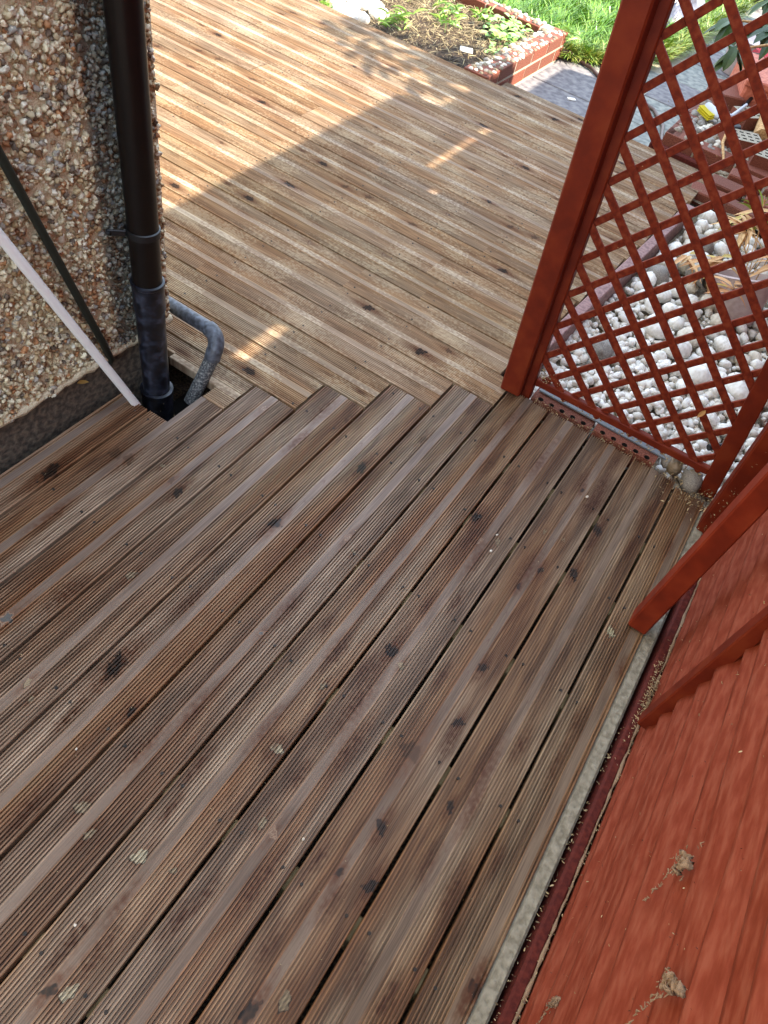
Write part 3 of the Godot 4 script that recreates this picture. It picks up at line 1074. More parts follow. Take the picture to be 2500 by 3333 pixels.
# ------------------------------------------------------------------ white pebble bed behind the trellis
func build_pebble_bed() -> void:
	var st := begin()
	sheet(st, 5.0, 10.4, 5.2, 18.2, -0.62, 12, 30, 0.06, 4)
	tag(obj("pebble_bed", st, M.rubble), "pale sandy floor of the pebble bed", "bed", "", "structure")
	var sizes := [Vector3(1.0, 0.62, 0.78), Vector3(0.9, 0.7, 0.9), Vector3(1.1, 0.55, 0.7), Vector3(0.85, 0.75, 0.75)]
	var white := lin(244, 242, 236)
	for kind in 4:
		var mesh := stone_mesh(sizes[kind] * 0.105 * S, 0.12, 70 + kind, M.stone, 10, 7)
		var xfs := []
		var cols := []
		for layer in 3:
			var u := 4.95
			while u < 17.6:
				var v := 4.95
				while v < 10.3:
					if rng.randi_range(0, 3) == kind and v > sleeper_v(u) + 0.45 and not (v > 8.3 and u < 5.45) and rng.randf() < (0.95 if u < 10.6 - (v - 6.0) * 0.5 else 0.35):
						var sc := rng.randf_range(0.6, 1.35)
						xfs.append(Transform3D(Basis.from_euler(Vector3(rng.randf_range(-0.5, 0.5), rng.randf() * TAU, rng.randf_range(-0.5, 0.5))).scaled(Vector3.ONE * sc), W(v + rng.randf_range(-0.09, 0.09), u + rng.randf_range(-0.09, 0.09), -0.58 + layer * 0.085 + rng.randf_range(-0.04, 0.04))))
						cols.append(white.lerp(lin(186, 172, 150), rng.randf() * 0.7) * rng.randf_range(0.82, 1.08))
					v += 0.19
				u += 0.19
		var o := scatter("gravel", mesh, xfs, cols)
		tag(o, "small rounded white pebbles spread in the bed behind the trellis", "gravel", "", "stuff")
	# cobbles: each one by itself
	var lib := []
	for k in 8:
		lib.append(stone_mesh(Vector3(rng.randf_range(0.85, 1.15), rng.randf_range(0.6, 0.8), rng.randf_range(0.7, 0.9)) * 0.30 * S, 0.1, 90 + k, M.cream_stone if k % 3 == 2 else M.white_stone))
	var put := []
	for i in 1500:
		var u := rng.randf_range(6.9, 17.3)
		var v := rng.randf_range(5.4, 10.2)
		if v < sleeper_v(u) + 0.65 or u < 11.3 - (v - 5.0) * 0.95 + (1.0 if v < 6.4 else 0.0): continue
		var r := rng.randf_range(0.16, 0.38)
		var ok := true
		for q in put:
			if Vector2(q[0] - v, q[1] - u).length() < (q[2] + r) * 0.86: ok = false
		if ok: put.append([v, u, r])
	for q in put:
		var b := Basis.from_euler(Vector3(rng.randf_range(-0.4, 0.4), rng.randf() * TAU, rng.randf_range(-0.4, 0.4))).scaled(Vector3.ONE * q[2] / 0.30)
		var o := inst("cobble", lib[rng.randi_range(0, 7)], Transform3D(b, W(q[0], q[1], -0.42 + q[2] * 0.42)))
		var size := "small" if q[2] < 0.23 else ("fist sized" if q[2] < 0.31 else "large")
		var spot := "in the middle of the pebble bed"
		if q[0] < sleeper_v(q[1]) + 1.25: spot = "along the mauve edging " + ("near the tall post" if q[1] < 10.5 else ("halfway along" if q[1] < 14.0 else "at its far end"))
		elif Vector2(q[0] - 8.4, q[1] - 12.4).length() < 1.6: spot = "against the pale pink pot"
		elif Vector2(q[0] - 7.5, q[1] - 16.2).length() < 1.3: spot = "round the yellow green shoot"
		elif q[1] > 16.3: spot = "by the mortared brick kerb"
		elif q[1] < 9.5: spot = "where the cobbles meet the small white pebbles"
		elif Vector2(q[0] - 6.8, q[1] - 13.2).length() < 1.3: spot = "beside the hollow grey pipe end"
		elif q[0] > 8.6: spot = "near the right edge of the pebble bed"
		elif q[1] < 12.0: spot = "in the middle of the bed under tan leaves"
		tag(o, "%s smooth white cobble %s" % [size, spot], "stone", "white cobbles behind the trellis")
	for e in [[6.05, 8.0, 0.34, "rough pale grey stone lying on small white pebbles near the tall post"], [6.05, 12.4, 0.36, "speckled grey stone under tan leaves beside the mauve edging"], [6.55, 15.2, 0.4, "grey green mottled stone among white cobbles"]]:
		var mesh := stone_mesh(Vector3(1.0, 0.7, 0.9) * e[2] * S, 0.16, int(e[1] * 10), M.grey_stone)
		tag(inst("stone", mesh, Transform3D(Basis(Vector3.UP, e[1]), W(e[0], e[1], -0.25))), e[3], "stone")
	# potted bamboo with dry leaves
	var pot := thing("plant_pot", "pale pink tapered pot lying tilted on the white cobbles", "pot", W(8.45, 12.6, -0.4))
	st = begin()
	var xf := Transform3D(Basis(Vector3(0, 0, 1), 0.32) * Basis(Vector3(1, 0, 0), -0.30), W(8.45, 12.5, -0.5))
	lathe(st, xf, [[0.0, 0.0], [0.075, 0.0], [0.125, 0.17], [0.131, 0.18], [0.121, 0.185], [0.11, 0.15], [0.0, 0.148]])
	obj("pot", st, M.pink_pot, pot)
	st = begin()
	lathe(st, xf, [[0.0, 0.160], [0.06, 0.158], [0.113, 0.152]])
	obj("potting_soil", st, M.soil, pot)
	var bp := thing("bamboo_plant", "bamboo with tan dried leaves arching over the white stones", "plant", W(8.2, 13.2, 0.5))
	st = begin()
	var root := xf * Vector3(0, 0.15, 0)
	for i in 9:
		var tip := root + Vector3(rng.randf_range(-0.14, 0.08), rng.randf_range(0.12, 0.3), rng.randf_range(-0.22, 0.12))
		tube(st, [root + Vector3(rng.randf_range(-0.04, 0.04), 0, rng.randf_range(-0.04, 0.04)), (root + tip) / 2 + Vector3.UP * 0.03, tip], [0.0022, 0.0018, 0.001], 5, false)
	obj("stems", st, M.log, bp)
	var heads := [W(7.5, 14.3, 1.1), W(7.3, 12.4, 0.9), W(7.9, 11.4, 0.8), W(8.0, 15.0, 1.4), W(7.0, 13.2, 0.3), W(8.6, 13.0, 1.2), W(6.5, 13.3, 0.1), W(7.1, 16.3, 0.5)]
	for hd in heads:
		for i in 11:
			st = begin()
			var a := rng.randf() * TAU
			var col := lin(216, 182, 132).lerp(lin(188, 134, 88), rng.randf()).lerp(lin(190, 178, 96), 0.7 if rng.randf() < 0.2 else 0.0)
			leaf(st, hd + Vector3(rng.randf_range(-0.02, 0.02), rng.randf_range(-0.02, 0.02), rng.randf_range(-0.02, 0.02)), Vector3(cos(a), rng.randf_range(-0.25, 0.25), sin(a)), Vector3.UP, rng.randf_range(0.10, 0.18), rng.randf_range(0.016, 0.028), rng.randf_range(0.3, 1.0), 6, 0.35, col)
			obj("leaf", st, M.dry, bp)
	var bs := thing("bamboo_shoot", "yellow green leafy shoot growing between white cobbles", "plant", W(7.45, 16.6, -0.3))
	st = begin()
	tube(st, [W(7.55, 15.9, -0.5), W(7.5, 16.2, 0.5), W(7.45, 16.3, 1.2)], [0.006, 0.005, 0.003], 7)
	obj("stem", st, flat_mat("orange green stem", Color8(176, 120, 56), 0.6), bs)
	for i in 16:
		st = begin()
		var a := rng.randf() * TAU
		leaf(st, W(7.5, 16.2, 0.2 + i * 0.065), Vector3(cos(a), rng.randf_range(0.5, 1.6), sin(a)), Vector3(-sin(a), 0.3, cos(a)), rng.randf_range(0.07, 0.13), rng.randf_range(0.009, 0.014), 0.9, 5, 0.35, lin(168, 176, 70).lerp(lin(120, 140, 50), rng.randf()))
		obj("leaf", st, M.leafm, bs)
	# broken pipe end
	st = begin()
	lathe(st, Transform3D(Basis(Vector3(0, 0, 1), -1.1) * Basis(Vector3(1, 0, 0), 0.6), W(6.75, 13.2, -0.15)), [[0.028, 0.0], [0.046, 0.12], [0.042, 0.121], [0.024, 0.01]])
	tag(obj("pipe_end", st, M.grey_stone), "short grey hollow pipe end lying among the cobbles", "pipe")
	st = begin()
	tube(st, [W(9.25, 6.2, 0.05), W(9.75, 6.7, 0.1)], [0.011, 0.011], 10)
	tag(obj("black_tube", st, M.black), "short black tube lying on pebbles by the right trellis stile", "tube")

# ------------------------------------------------------------------ brick edged raised bed
func brick_run(parent: Node, p0: Vector3, dir: Vector3, out: Vector3, length: float, depth: float, courses: Array, start: float) -> void:
	for ci in courses.size():
		var z: float = courses[ci]
		var x := -start * (0.5 if ci % 2 else 1.0)
		while x < length - 0.05:
			var a := maxf(x, 0.0)
			var b := minf(x + 1.43, length)
			if b - a > 0.1:
				var st := begin()
				var ctr := p0 + dir * (a + b) / 2 - out * (depth / 2 + rng.randf_range(0.0, 0.015))
				var sz := Vector3(absf(dir.x) * (b - a) + absf(out.x) * depth, 0.43, absf(dir.y) * (b - a) + absf(out.y) * depth) * S
				cbox(st, Transform3D(Basis(Vector3.UP, rng.randf_range(-0.006, 0.006)), W(ctr.x, ctr.y, z + 0.215)), sz, 0.0025)
				obj("brick", st, M.brick if rng.randf() < 0.6 else M.brick2, parent)
			x += 1.5

func build_brick_bed() -> void:
	var bed := thing("raised_bed", "raised garden bed edged with red brick and a mortar top set with pebbles", "flower bed")
	# long side, near end, far side
	brick_run(bed, Vector3(-3.05, 18.95, 0), Vector3(0, 1, 0), Vector3(1, 0, 0), 7.6, 0.68, [-0.87, -0.36], 0.75)
	brick_run(bed, Vector3(-3.05, 18.95, 0), Vector3(-1, 0, 0), Vector3(0, -1, 0), 1.0, 0.5, [-0.87, -0.36], 0.3)
	brick_run(bed, Vector3(-4.1, 25.7, 0), Vector3(-1, 0, 0), Vector3(0, -1, 0), 8.5, 0.5, [-0.87, -0.34], 0.75)
	var st := begin()
	wbox(st, -3.95, -3.075, 18.99, 26.5, -1.2, 0.05, 0.012)
	wbox(st, -13.0, -3.6, 25.74, 26.55, -1.2, 0.07, 0.012)
	obj("mortar", st, M.mortar, bed)
	var lib := []
	for k in 5: lib.append(stone_mesh(Vector3(1.0, 0.6, 0.8) * 0.115 * S, 0.12, 120 + k, [M.cream_stone, M.rubble, M.brown_stone, M.cream_stone, M.grey_stone][k], 9, 6))
	var u := 19.15
	while u < 26.4:
		for j in 4:
			if rng.randf() < 0.88:
				var b := Basis(Vector3.UP, rng.randf() * TAU).scaled(Vector3.ONE * rng.randf_range(0.7, 1.25))
				inst("pebble", lib[rng.randi_range(0, 4)], Transform3D(b, W(-3.86 + j * 0.23 + rng.randf_range(-0.05, 0.05), u + rng.randf_range(-0.06, 0.06), 0.055)), bed)
		u += 0.26
	var v := -11.5
	while v < -4.0:
		for j in 3:
			if rng.randf() < 0.85:
				inst("pebble", lib[rng.randi_range(0, 4)], Transform3D(Basis(Vector3.UP, rng.randf() * TAU), W(v + rng.randf_range(-0.06, 0.06), 25.9 + j * 0.23, 0.095)), bed)
		v += 0.28
	st = begin()
	sheet(st, -16.0, -3.9, 19.03, 25.8, -0.3, 40, 24, 0.09, 9)
	obj("bed_soil", st, M.soil, bed)
	# mulch and straw on the soil
	st = begin()
	leaf(st, Vector3.ZERO, Vector3(1, 0.12, 0), Vector3.UP, 0.05, 0.005, 0.3, 3)
	var straw := st.commit()
	straw.surface_set_material(0, M.dry)
	var xfs := []
	var cols := []
	for i in 9000:
		var vv := rng.randf_range(-13, -3.9)
		var uu := rng.randf_range(19.0, 25.7)
		var dark := rng.randf() < clampf(0.95 - (uu - 19.0) * 0.2 - absf(vv + 5.2) * 0.06, 0.08, 1.0)
		xfs.append(Transform3D(Basis.from_euler(Vector3(rng.randf_range(-0.3, 0.3), rng.randf() * TAU, rng.randf_range(-0.4, 0.5))).scaled(Vector3.ONE * rng.randf_range(0.4, 1.3)), W(vv, uu, -0.27 + rng.randf() * 0.09)))
		cols.append(lin(58, 44, 32) if dark else lin(172, 156, 118).lerp(lin(92, 74, 52), rng.randf()))
	scatter("straw", straw, xfs, cols, bed)
	# weeds
	var spots := [[-8.1, 20.6, 1.1, 1], [-6.9, 22.8, 0.9, 1], [-5.3, 24.4, 1.2, 0], [-4.6, 23.3, 1.1, 0], [-4.5, 24.6, 1.0, 0], [-6.3, 24.9, 0.8, 1], [-7.6, 24.1, 0.9, 1], [-4.1, 22.0, 0.7, 0], [-5.0, 25.2, 0.9, 0], [-10.4, 19.35, 0.5, 1], [-9.4, 23.9, 0.8, 1], [-3.2, 26.8, 0.9, 1]]
	var says := ["bushy green weed by the white cobbles in the raised bed", "pale strappy weed in the dry middle of the bed", "leafy green plant by the far brick edge of the bed", "largest clump of lobed green leaves by the pebbled edging", "bright green leaves in the far corner of the bed", "small grassy weed against the far brick edging", "grassy weed tangled with straw at the back of the bed", "grey green seedling leaves near the white tile fragment", "low green rosette behind the leafy clump", "tiny green weed sprouting between deck and white stones", "yellowish weed far back in the bed", "green weed at the outer corner of the brick bed by the hose"]
	for i in spots.size():
		var sp: Array = spots[i]
		var wd := thing("weed", says[i], "plant", W(sp[0], sp[1], -0.3), "weeds in the raised bed")
		st = begin()
		for k in (34 if sp[3] == 0 else 40):
			var a := rng.randf() * TAU
			var col := lin(104, 150, 50).lerp(lin(150, 190, 84), rng.randf()).lerp(lin(170, 190, 150), 0.4 * rng.randf())
			var p := W(sp[0] + rng.randf_range(-0.5, 0.5) * sp[2], sp[1] + rng.randf_range(-0.5, 0.5) * sp[2], -0.28 + rng.randf() * 0.45 * sp[2])
			if sp[3] == 0: leaf(st, p, Vector3(cos(a), rng.randf_range(0.1, 0.9), sin(a)), Vector3.UP, 0.055 * sp[2] * rng.randf_range(0.6, 1.2), 0.038 * sp[2], 0.9, 4, 0.5, col)
			else: leaf(st, p, Vector3(cos(a), rng.randf_range(0.2, 1.6), sin(a)), Vector3(-sin(a), 0.5, cos(a)), 0.085 * sp[2] * rng.randf_range(0.6, 1.3), 0.013, 1.2, 5, 0.4, col)
		obj("leaves", st, M.leafm, wd)
	# white cobbles and turquoise plastic at the left end of the bed
	for i in 46:
		var vv := -13.2 + rng.randf() * 4.6
		var uu := 19.3 + rng.randf() * 2.4
		if uu > 19.3 + (vv + 13.6) * 0.25 + 1.5 and vv > -9.4: continue
		var mesh := stone_lib(i % 4)
		tag(inst("cobble", mesh, Transform3D(Basis(Vector3.UP, rng.randf() * TAU).scaled(Vector3.ONE * rng.randf_range(0.6, 1.2)), W(vv, uu, -0.12))), "%s sunlit white cobble %s" % ["small" if i % 2 else "larger", ["against the far deck edge", "in front of the turquoise tray", "at the left end of the heap", "beside the green weeds"][i % 4]], "stone", "white cobbles at the far edge of the deck")
	var tray := begin()
	cbox(tray, Transform3D(Basis(Vector3.UP, 0.15), W(-11.6, 22.1, -0.1)), Vector3(0.5, 0.03, 0.22), 0.01)
	tag(obj("plastic_tray", tray, M.aqua), "turquoise plastic tray behind the sunlit white cobbles", "tray")
	st = begin()
	cbox(st, Transform3D(Basis(Vector3.UP, 0.5) * Basis(Vector3(1, 0, 0), 0.15), W(-5.05, 21.1, -0.17)), Vector3(0.075, 0.008, 0.05), 0.002)
	tag(obj("tile_fragment", st, M.white_stone), "white broken tile lying on dark soil in the raised bed", "tile")
	st = begin()
	cbox(st, Transform3D(Basis(Vector3.UP, 0.7), W(-0.95, 22.9, -0.86)), Vector3(0.05, 0.007, 0.03), 0.002)
	tag(obj("tile_chip", st, M.white_stone), "small white chip lying on the grey paving slabs", "chip")

var _lib := []
func stone_lib(i: int) -> Mesh:
	if _lib.is_empty():
		for k in 4: _lib.append(stone_mesh(Vector3(1.0, 0.65, 0.8) * 0.38 * S, 0.1, 140 + k, M.white_stone, 12, 8))
	return _lib[i]

# ------------------------------------------------------------------ bricks, pots and odds behind the pebble bed
func build_back_planter() -> void:
	var pl := thing("brick_edging", "low red brick edging topped with grey pebbles beyond the far end of the deck", "edging")
	brick_run(pl, Vector3(3.2, 21.3, 0), Vector3(1, 0, 0), Vector3(0, -1, 0), 5.6, 0.68, [-0.87, -0.42], 0.5)
	brick_run(pl, Vector3(3.2, 21.35, 0), Vector3(0, 1, 0), Vector3(-1, 0, 0), 5.0, 0.5, [-0.87, -0.42], 0.7)
	var st := begin()
	wbox(st, 3.24, 10.2, 21.34, 27.0, -1.2, -0.06, 0.01)
	obj("mortar", st, M.mortar, pl)
	var lib := []
	for k in 4: lib.append(stone_mesh(Vector3(1.0, 0.7, 0.8) * 0.15 * S, 0.1, 160 + k, [M.grey_stone, M.cream_stone, M.grey_stone, M.brown_stone][k], 9, 6))
	for i in 130:
		inst("pebble", lib[rng.randi_range(0, 3)], Transform3D(Basis(Vector3.UP, rng.randf() * TAU).scaled(Vector3.ONE * rng.randf_range(0.7, 1.4)), W(3.4 + pow(rng.randf(), 1.3) * 2.0, 21.5 + rng.randf() * 4.5, -0.04)), pl)
	# step riser timber between deck and edging, messy mortared bricks at the end of the pebble bed
	st = begin()
	wbox(st, 2.9, 5.5, 20.92, 21.22, -0.9, -0.35, 0.006)
	tag(obj("timber_riser", st, M.sill), "dark red timber strip between deck step and brick edging", "board")
	var low := thing("mortared_brick_kerb", "row of broken red bricks smeared with mortar at the end of the pebble bed", "kerb")
	st = begin()
	sheet(st, 5.3, 10.2, 17.75, 21.4, -0.28, 22, 16, 0.10, 15)
	obj("mortar", st, M.rubble, low)
	for row in 3:
		for i in 3:
			st = begin()
			cbox(st, Transform3D(Basis(Vector3.UP, rng.randf_range(-0.12, 0.12)) * Basis(Vector3(1, 0, 0), rng.randf_range(-0.12, 0.12)), W(5.75 + i * 1.3 + row * 0.4, 18.3 + row * 0.95 + rng.randf_range(-0.1, 0.1), -0.2 + 0.06 * row)), Vector3(1.2, 0.43, 0.68) * S, 0.006)
			obj("brick", st, M.brick2 if (i + row) % 2 else M.brick, low)
	for i in 60:
		var k := inst("lump", lib[rng.randi_range(0, 3)], Transform3D(Basis.from_euler(Vector3(rng.randf(), rng.randf() * TAU, 0)).scaled(Vector3(1, 0.45, 1) * rng.randf_range(0.5, 1.3)), W(5.5 + rng.randf() * 4.2, 18.2 + rng.randf() * 2.6, -0.11)), low)
		k.set_surface_override_material(0, M.rubble)
	# loose perforated bricks
	var pb := [[5.55, 22.9, 0.15, 0.5, "perforated brick standing askew in front of the log"], [6.9, 22.3, 0.15, 0.2, "perforated brick with pale glazed edge nearest the tan leaves"], [5.35, 25.4, 0.2, 0.9, "mortar crusted perforated brick behind the yellow brush"], [6.4, 26.2, 0.2, 0.6, "perforated brick lying beside the split log"]]
	for e in pb:
		var b := CSGBox3D.new()
		b.name = numbered("loose_brick")
		b.size = Vector3(1.43, 0.43, 0.95) * S
		b.material = M.brick
		var top := CSGBox3D.new()
		top.name = "mortar_crust"
		top.size = Vector3(1.40, 0.05, 0.92) * S
		top.position = Vector3(0, 0.2, 0) * S
		top.material = M.mortar
		b.add_child(top, true)
		for i in 5:
			for j in 3:
				var hole := CSGBox3D.new()
				hole.name = "core_hole"
				hole.operation = CSGShape3D.OPERATION_SUBTRACTION
				hole.size = Vector3(0.16, 0.6, 0.09) * S
				hole.position = Vector3(-0.54 + i * 0.27, 0.2, -0.26 + j * 0.26) * S
				hole.material = M.dark
				b.add_child(hole, true)
		add_child(b)
		b.transform = Transform3D(Basis(Vector3.UP, e[3]), W(e[0], e[1], e[2]))
		tag(b, e[4], "brick", "loose perforated bricks")
	st = begin()
	tube(st, [W(6.15, 23.7, 0.25), W(6.0, 25.4, 0.5), W(5.9, 27.2, 0.7)], [0.055, 0.07, 0.062], 9)
	tag(obj("split_log", st, M.log), "pale split log lying on the perforated bricks", "log")
	# terracotta troughs
	var tr := thing("planter_trough", "terracotta coloured plastic trough planter on the ground beyond the bricks", "planter", W(4.6, 28.6, -0.8))
	st = begin()
	var bx := Basis(Vector3.UP, 0.35)
	cbox(st, Transform3D(bx, W(4.75, 27.6, 0.52)), Vector3(0.24, 0.17, 0.46), 0.015)
	obj("body", st, M.terracotta, tr)
	st = begin()
	cbox(st, Transform3D(bx, W(4.75, 27.6, 1.1)), Vector3(0.27, 0.04, 0.50), 0.008)
	obj("rim", st, M.terracotta, tr)
	st = begin()
	cbox(st, Transform3D(Basis(Vector3.UP, 0.5), W(3.95, 26.3, 0.2)), Vector3(0.15, 0.11, 0.25), 0.006)
	tag(obj("straw_covered_brick", st, M.brick), "red block strewn with straw beside the yellow brush", "block")
	var fp := thing("flower_pot", "pale pink and white pot under red petals at the frame edge", "pot", W(3.1, 33.6, -0.85))
	st = begin()
	lathe(st, Transform3D(Basis.IDENTITY, W(3.1, 33.6, -0.85)), [[0.0, 0.0], [0.10, 0.0], [0.14, 0.20], [0.15, 0.22], [0.13, 0.22], [0.0, 0.2]])
	obj("pot", st, M.pink_pot, fp)
	# brush
	var bh := thing("scrubbing_brush", "silver handled brush with yellow bristles lying on the pebbles", "brush", W(4.1, 24.0, 0.1))
	st = begin()
	var e0 := W(3.75, 24.3, 0.33)
	var e1 := W(4.35, 23.75, 0.33)
	var ax := (e1 - e0).normalized()
	tube(st, [e0 - ax * 0.012, e0, e0.lerp(e1, 0.5), e1, e1 + ax * 0.012], [0.006, 0.022, 0.026, 0.02, 0.008], 10)
	obj("brush_head", st, M.silver, bh)
	st = begin()
	var back := Vector3(-0.75, -0.35, 0.55).normalized()
	for i in 11:
		for j in 3:
			var p := e0.lerp(e1, (i + 0.5) / 11.0) + Vector3(0, 0.008 * (j - 1), 0)
			tube(st, [p, p + back * 0.052 + Vector3(0, 0.004 * (j - 1), 0)], [0.0030, 0.0042], 5)
	obj("bristles", st, M.yellow, bh)
	st = begin()
	tube(st, [e1, W(4.75, 24.3, 0.35), W(4.95, 25.2, 0.6)], [0.012, 0.013, 0.009], 9)
	obj("handle", st, M.silver, bh)
	st = begin()
	tube(st, [W(4.85, 25.6, 0.4), W(5.0, 26.5, 0.8)], [0.012, 0.012], 8)
	tube(st, [W(5.0, 26.5, 0.8), W(5.25, 28.3, 1.5)], [0.006, 0.006], 8)
	tag(obj("thin_tool", st, M.black), "thin black tool with a pale shaft leaning on the terracotta trough", "tool")
	# dark clutter between
	st = begin()
	tube(st, [W(4.75, 23.4, 0.1), W(5.2, 23.9, 0.12)], [0.03, 0.032], 10)
	tag(obj("black_pot", st, M.black), "black plastic cylinder tipped over behind the brush", "pot")
	st = begin()
	var cs := [W(5.55, 20.9, 0.02), W(5.1, 22.0, 0.2), W(4.95, 23.1, 0.55), W(5.15, 23.6, 0.6)]
	tube(st, cs, [0.006, 0.008, 0.012, 0.02], 8)
	tag(obj("dry_stick", st, M.log), "dry forked stick across the bricks behind the trellis", "stick")
	# lawn side: bag and hose
	var ns := FastNoiseLite.new()
	ns.frequency = 1.6
	st = begin()
	var N := 20
	var H := func(i: int, j: int) -> Vector3:
		var x := (float(i) / N - 0.5)
		var y := (float(j) / N - 0.5)
		var r := maxf(0.0, 1.0 - 4.0 * (x * x + y * y))
		return W(-1.25 + x * 2.4, 37.6 + y * 6.0, -0.8 + sqrt(r) * 1.2 + absf(ns.get_noise_2d(i * 0.25, j * 0.25)) * 0.9 * r)
	for i in N:
		for j in N:
			quad(st, H.call(i, j), H.call(i + 1, j), H.call(i + 1, j + 1), H.call(i, j + 1), W(-1.25, 37.6, -3.0))
	tag(obj("plastic_bag", st, M.bag), "crumpled grey plastic bag lying on the lawn", "bag")
	st = begin()
	tube(st, [W(-3.0, 26.4, -0.6), W(-2.75, 26.5, -0.55), W(-2.4, 26.7, -0.72), W(-2.15, 26.8, -0.8), W(-1.6, 26.6, -0.8), W(-1.1, 26.15, -0.8), W(-0.4, 25.9, -0.8), W(0.6, 25.8, -0.8), W(1.8, 25.2, -0.8), W(2.6, 24.0, -0.8), W(3.0, 22.6, -0.8)], [0.011, 0.011, 0.011, 0.011, 0.011, 0.011, 0.011, 0.011, 0.011, 0.011, 0.011], 8)
	tag(obj("garden_hose", st, M.hose), "brown garden hose trailing from the brick corner over the slabs", "hose")

# ------------------------------------------------------------------ shrub on the right
func build_shrub() -> void:
	var sb := thing("rhododendron", "dark glossy leaved shrub with red petals at the upper right edge", "shrub", W(9.3, 18.9, -0.6))
	var st := begin()
	var base := W(9.3, 18.9, -0.6)
	var crown := W(9.2, 22.2, 14.6)
	tube(st, [base, W(9.2, 19.2, 4), W(9.5, 19.8, 9), crown], [0.035, 0.03, 0.022, 0.01], 9)
	var near := [W(4.35, 15.6, 4.95), W(4.95, 14.3, 4.75), W(5.05, 17.3, 4.75), W(4.35, 21.6, 4.4), W(5.4, 16.4, 4.9)]
	for p in near: tube(st, [W(9.25, 19.1, 2.5), W(7.4, 18.4, 5.2), p], [0.014, 0.01, 0.004], 7)
	for i in 8: tube(st, [W(9.4, 19.6, 8 + i * 0.5), crown + Vector3(rng.randf_range(-0.35, 0.3), rng.randf_range(-0.25, 0.3), rng.randf_range(-0.35, 0.35))], [0.012, 0.004], 6)
	obj("stems", st, M.log, sb)
	st = begin()
	for i in 150:
		var d := Vector3(rng.randfn(0, 1), rng.randfn(0, 0.8), rng.randfn(0, 1)).normalized() * pow(rng.randf(), 0.4)
		var p := crown + Vector3(d.x * 0.36, d.y * 0.36, d.z * 0.42)
		leaf(st, p, d + Vector3(rng.randf_range(-0.6, 0.6), -0.2, rng.randf_range(-0.6, 0.6)), Vector3.UP, rng.randf_range(0.13, 0.2), 0.075, 0.6, 4, 0.5, lin(40, 64, 28).lerp(lin(64, 88, 36), rng.randf()))
	obj("foliage", st, M.leafm, sb).set_meta("kind", "stuff")
	for p in near:
		for i in 9:
			st = begin()
			var a := TAU * i / 9.0 + rng.randf_range(-0.3, 0.3)
			leaf(st, p + Vector3(rng.randf_range(-0.01, 0.01), rng.randf_range(-0.02, 0.02), rng.randf_range(-0.01, 0.01)), Vector3(cos(a), rng.randf_range(-0.9, 0.1), sin(a)), Vector3.UP, rng.randf_range(0.085, 0.12), rng.randf_range(0.034, 0.044), 0.7, 7, 0.5, lin(34, 54, 26).lerp(lin(60, 84, 34), rng.randf()))
			obj("leaf", st, M.leafm, sb)
	st = begin()
	for i in 5:
		var a := TAU * i / 5.0
		leaf(st, W(5.3, 17.7, 4.0), Vector3(cos(a), 0.5, sin(a)), Vector3.UP, 0.06, 0.04, 0.6, 5, 0.6, lin(214, 58, 70))
	obj("petals", st, M.dry, sb)

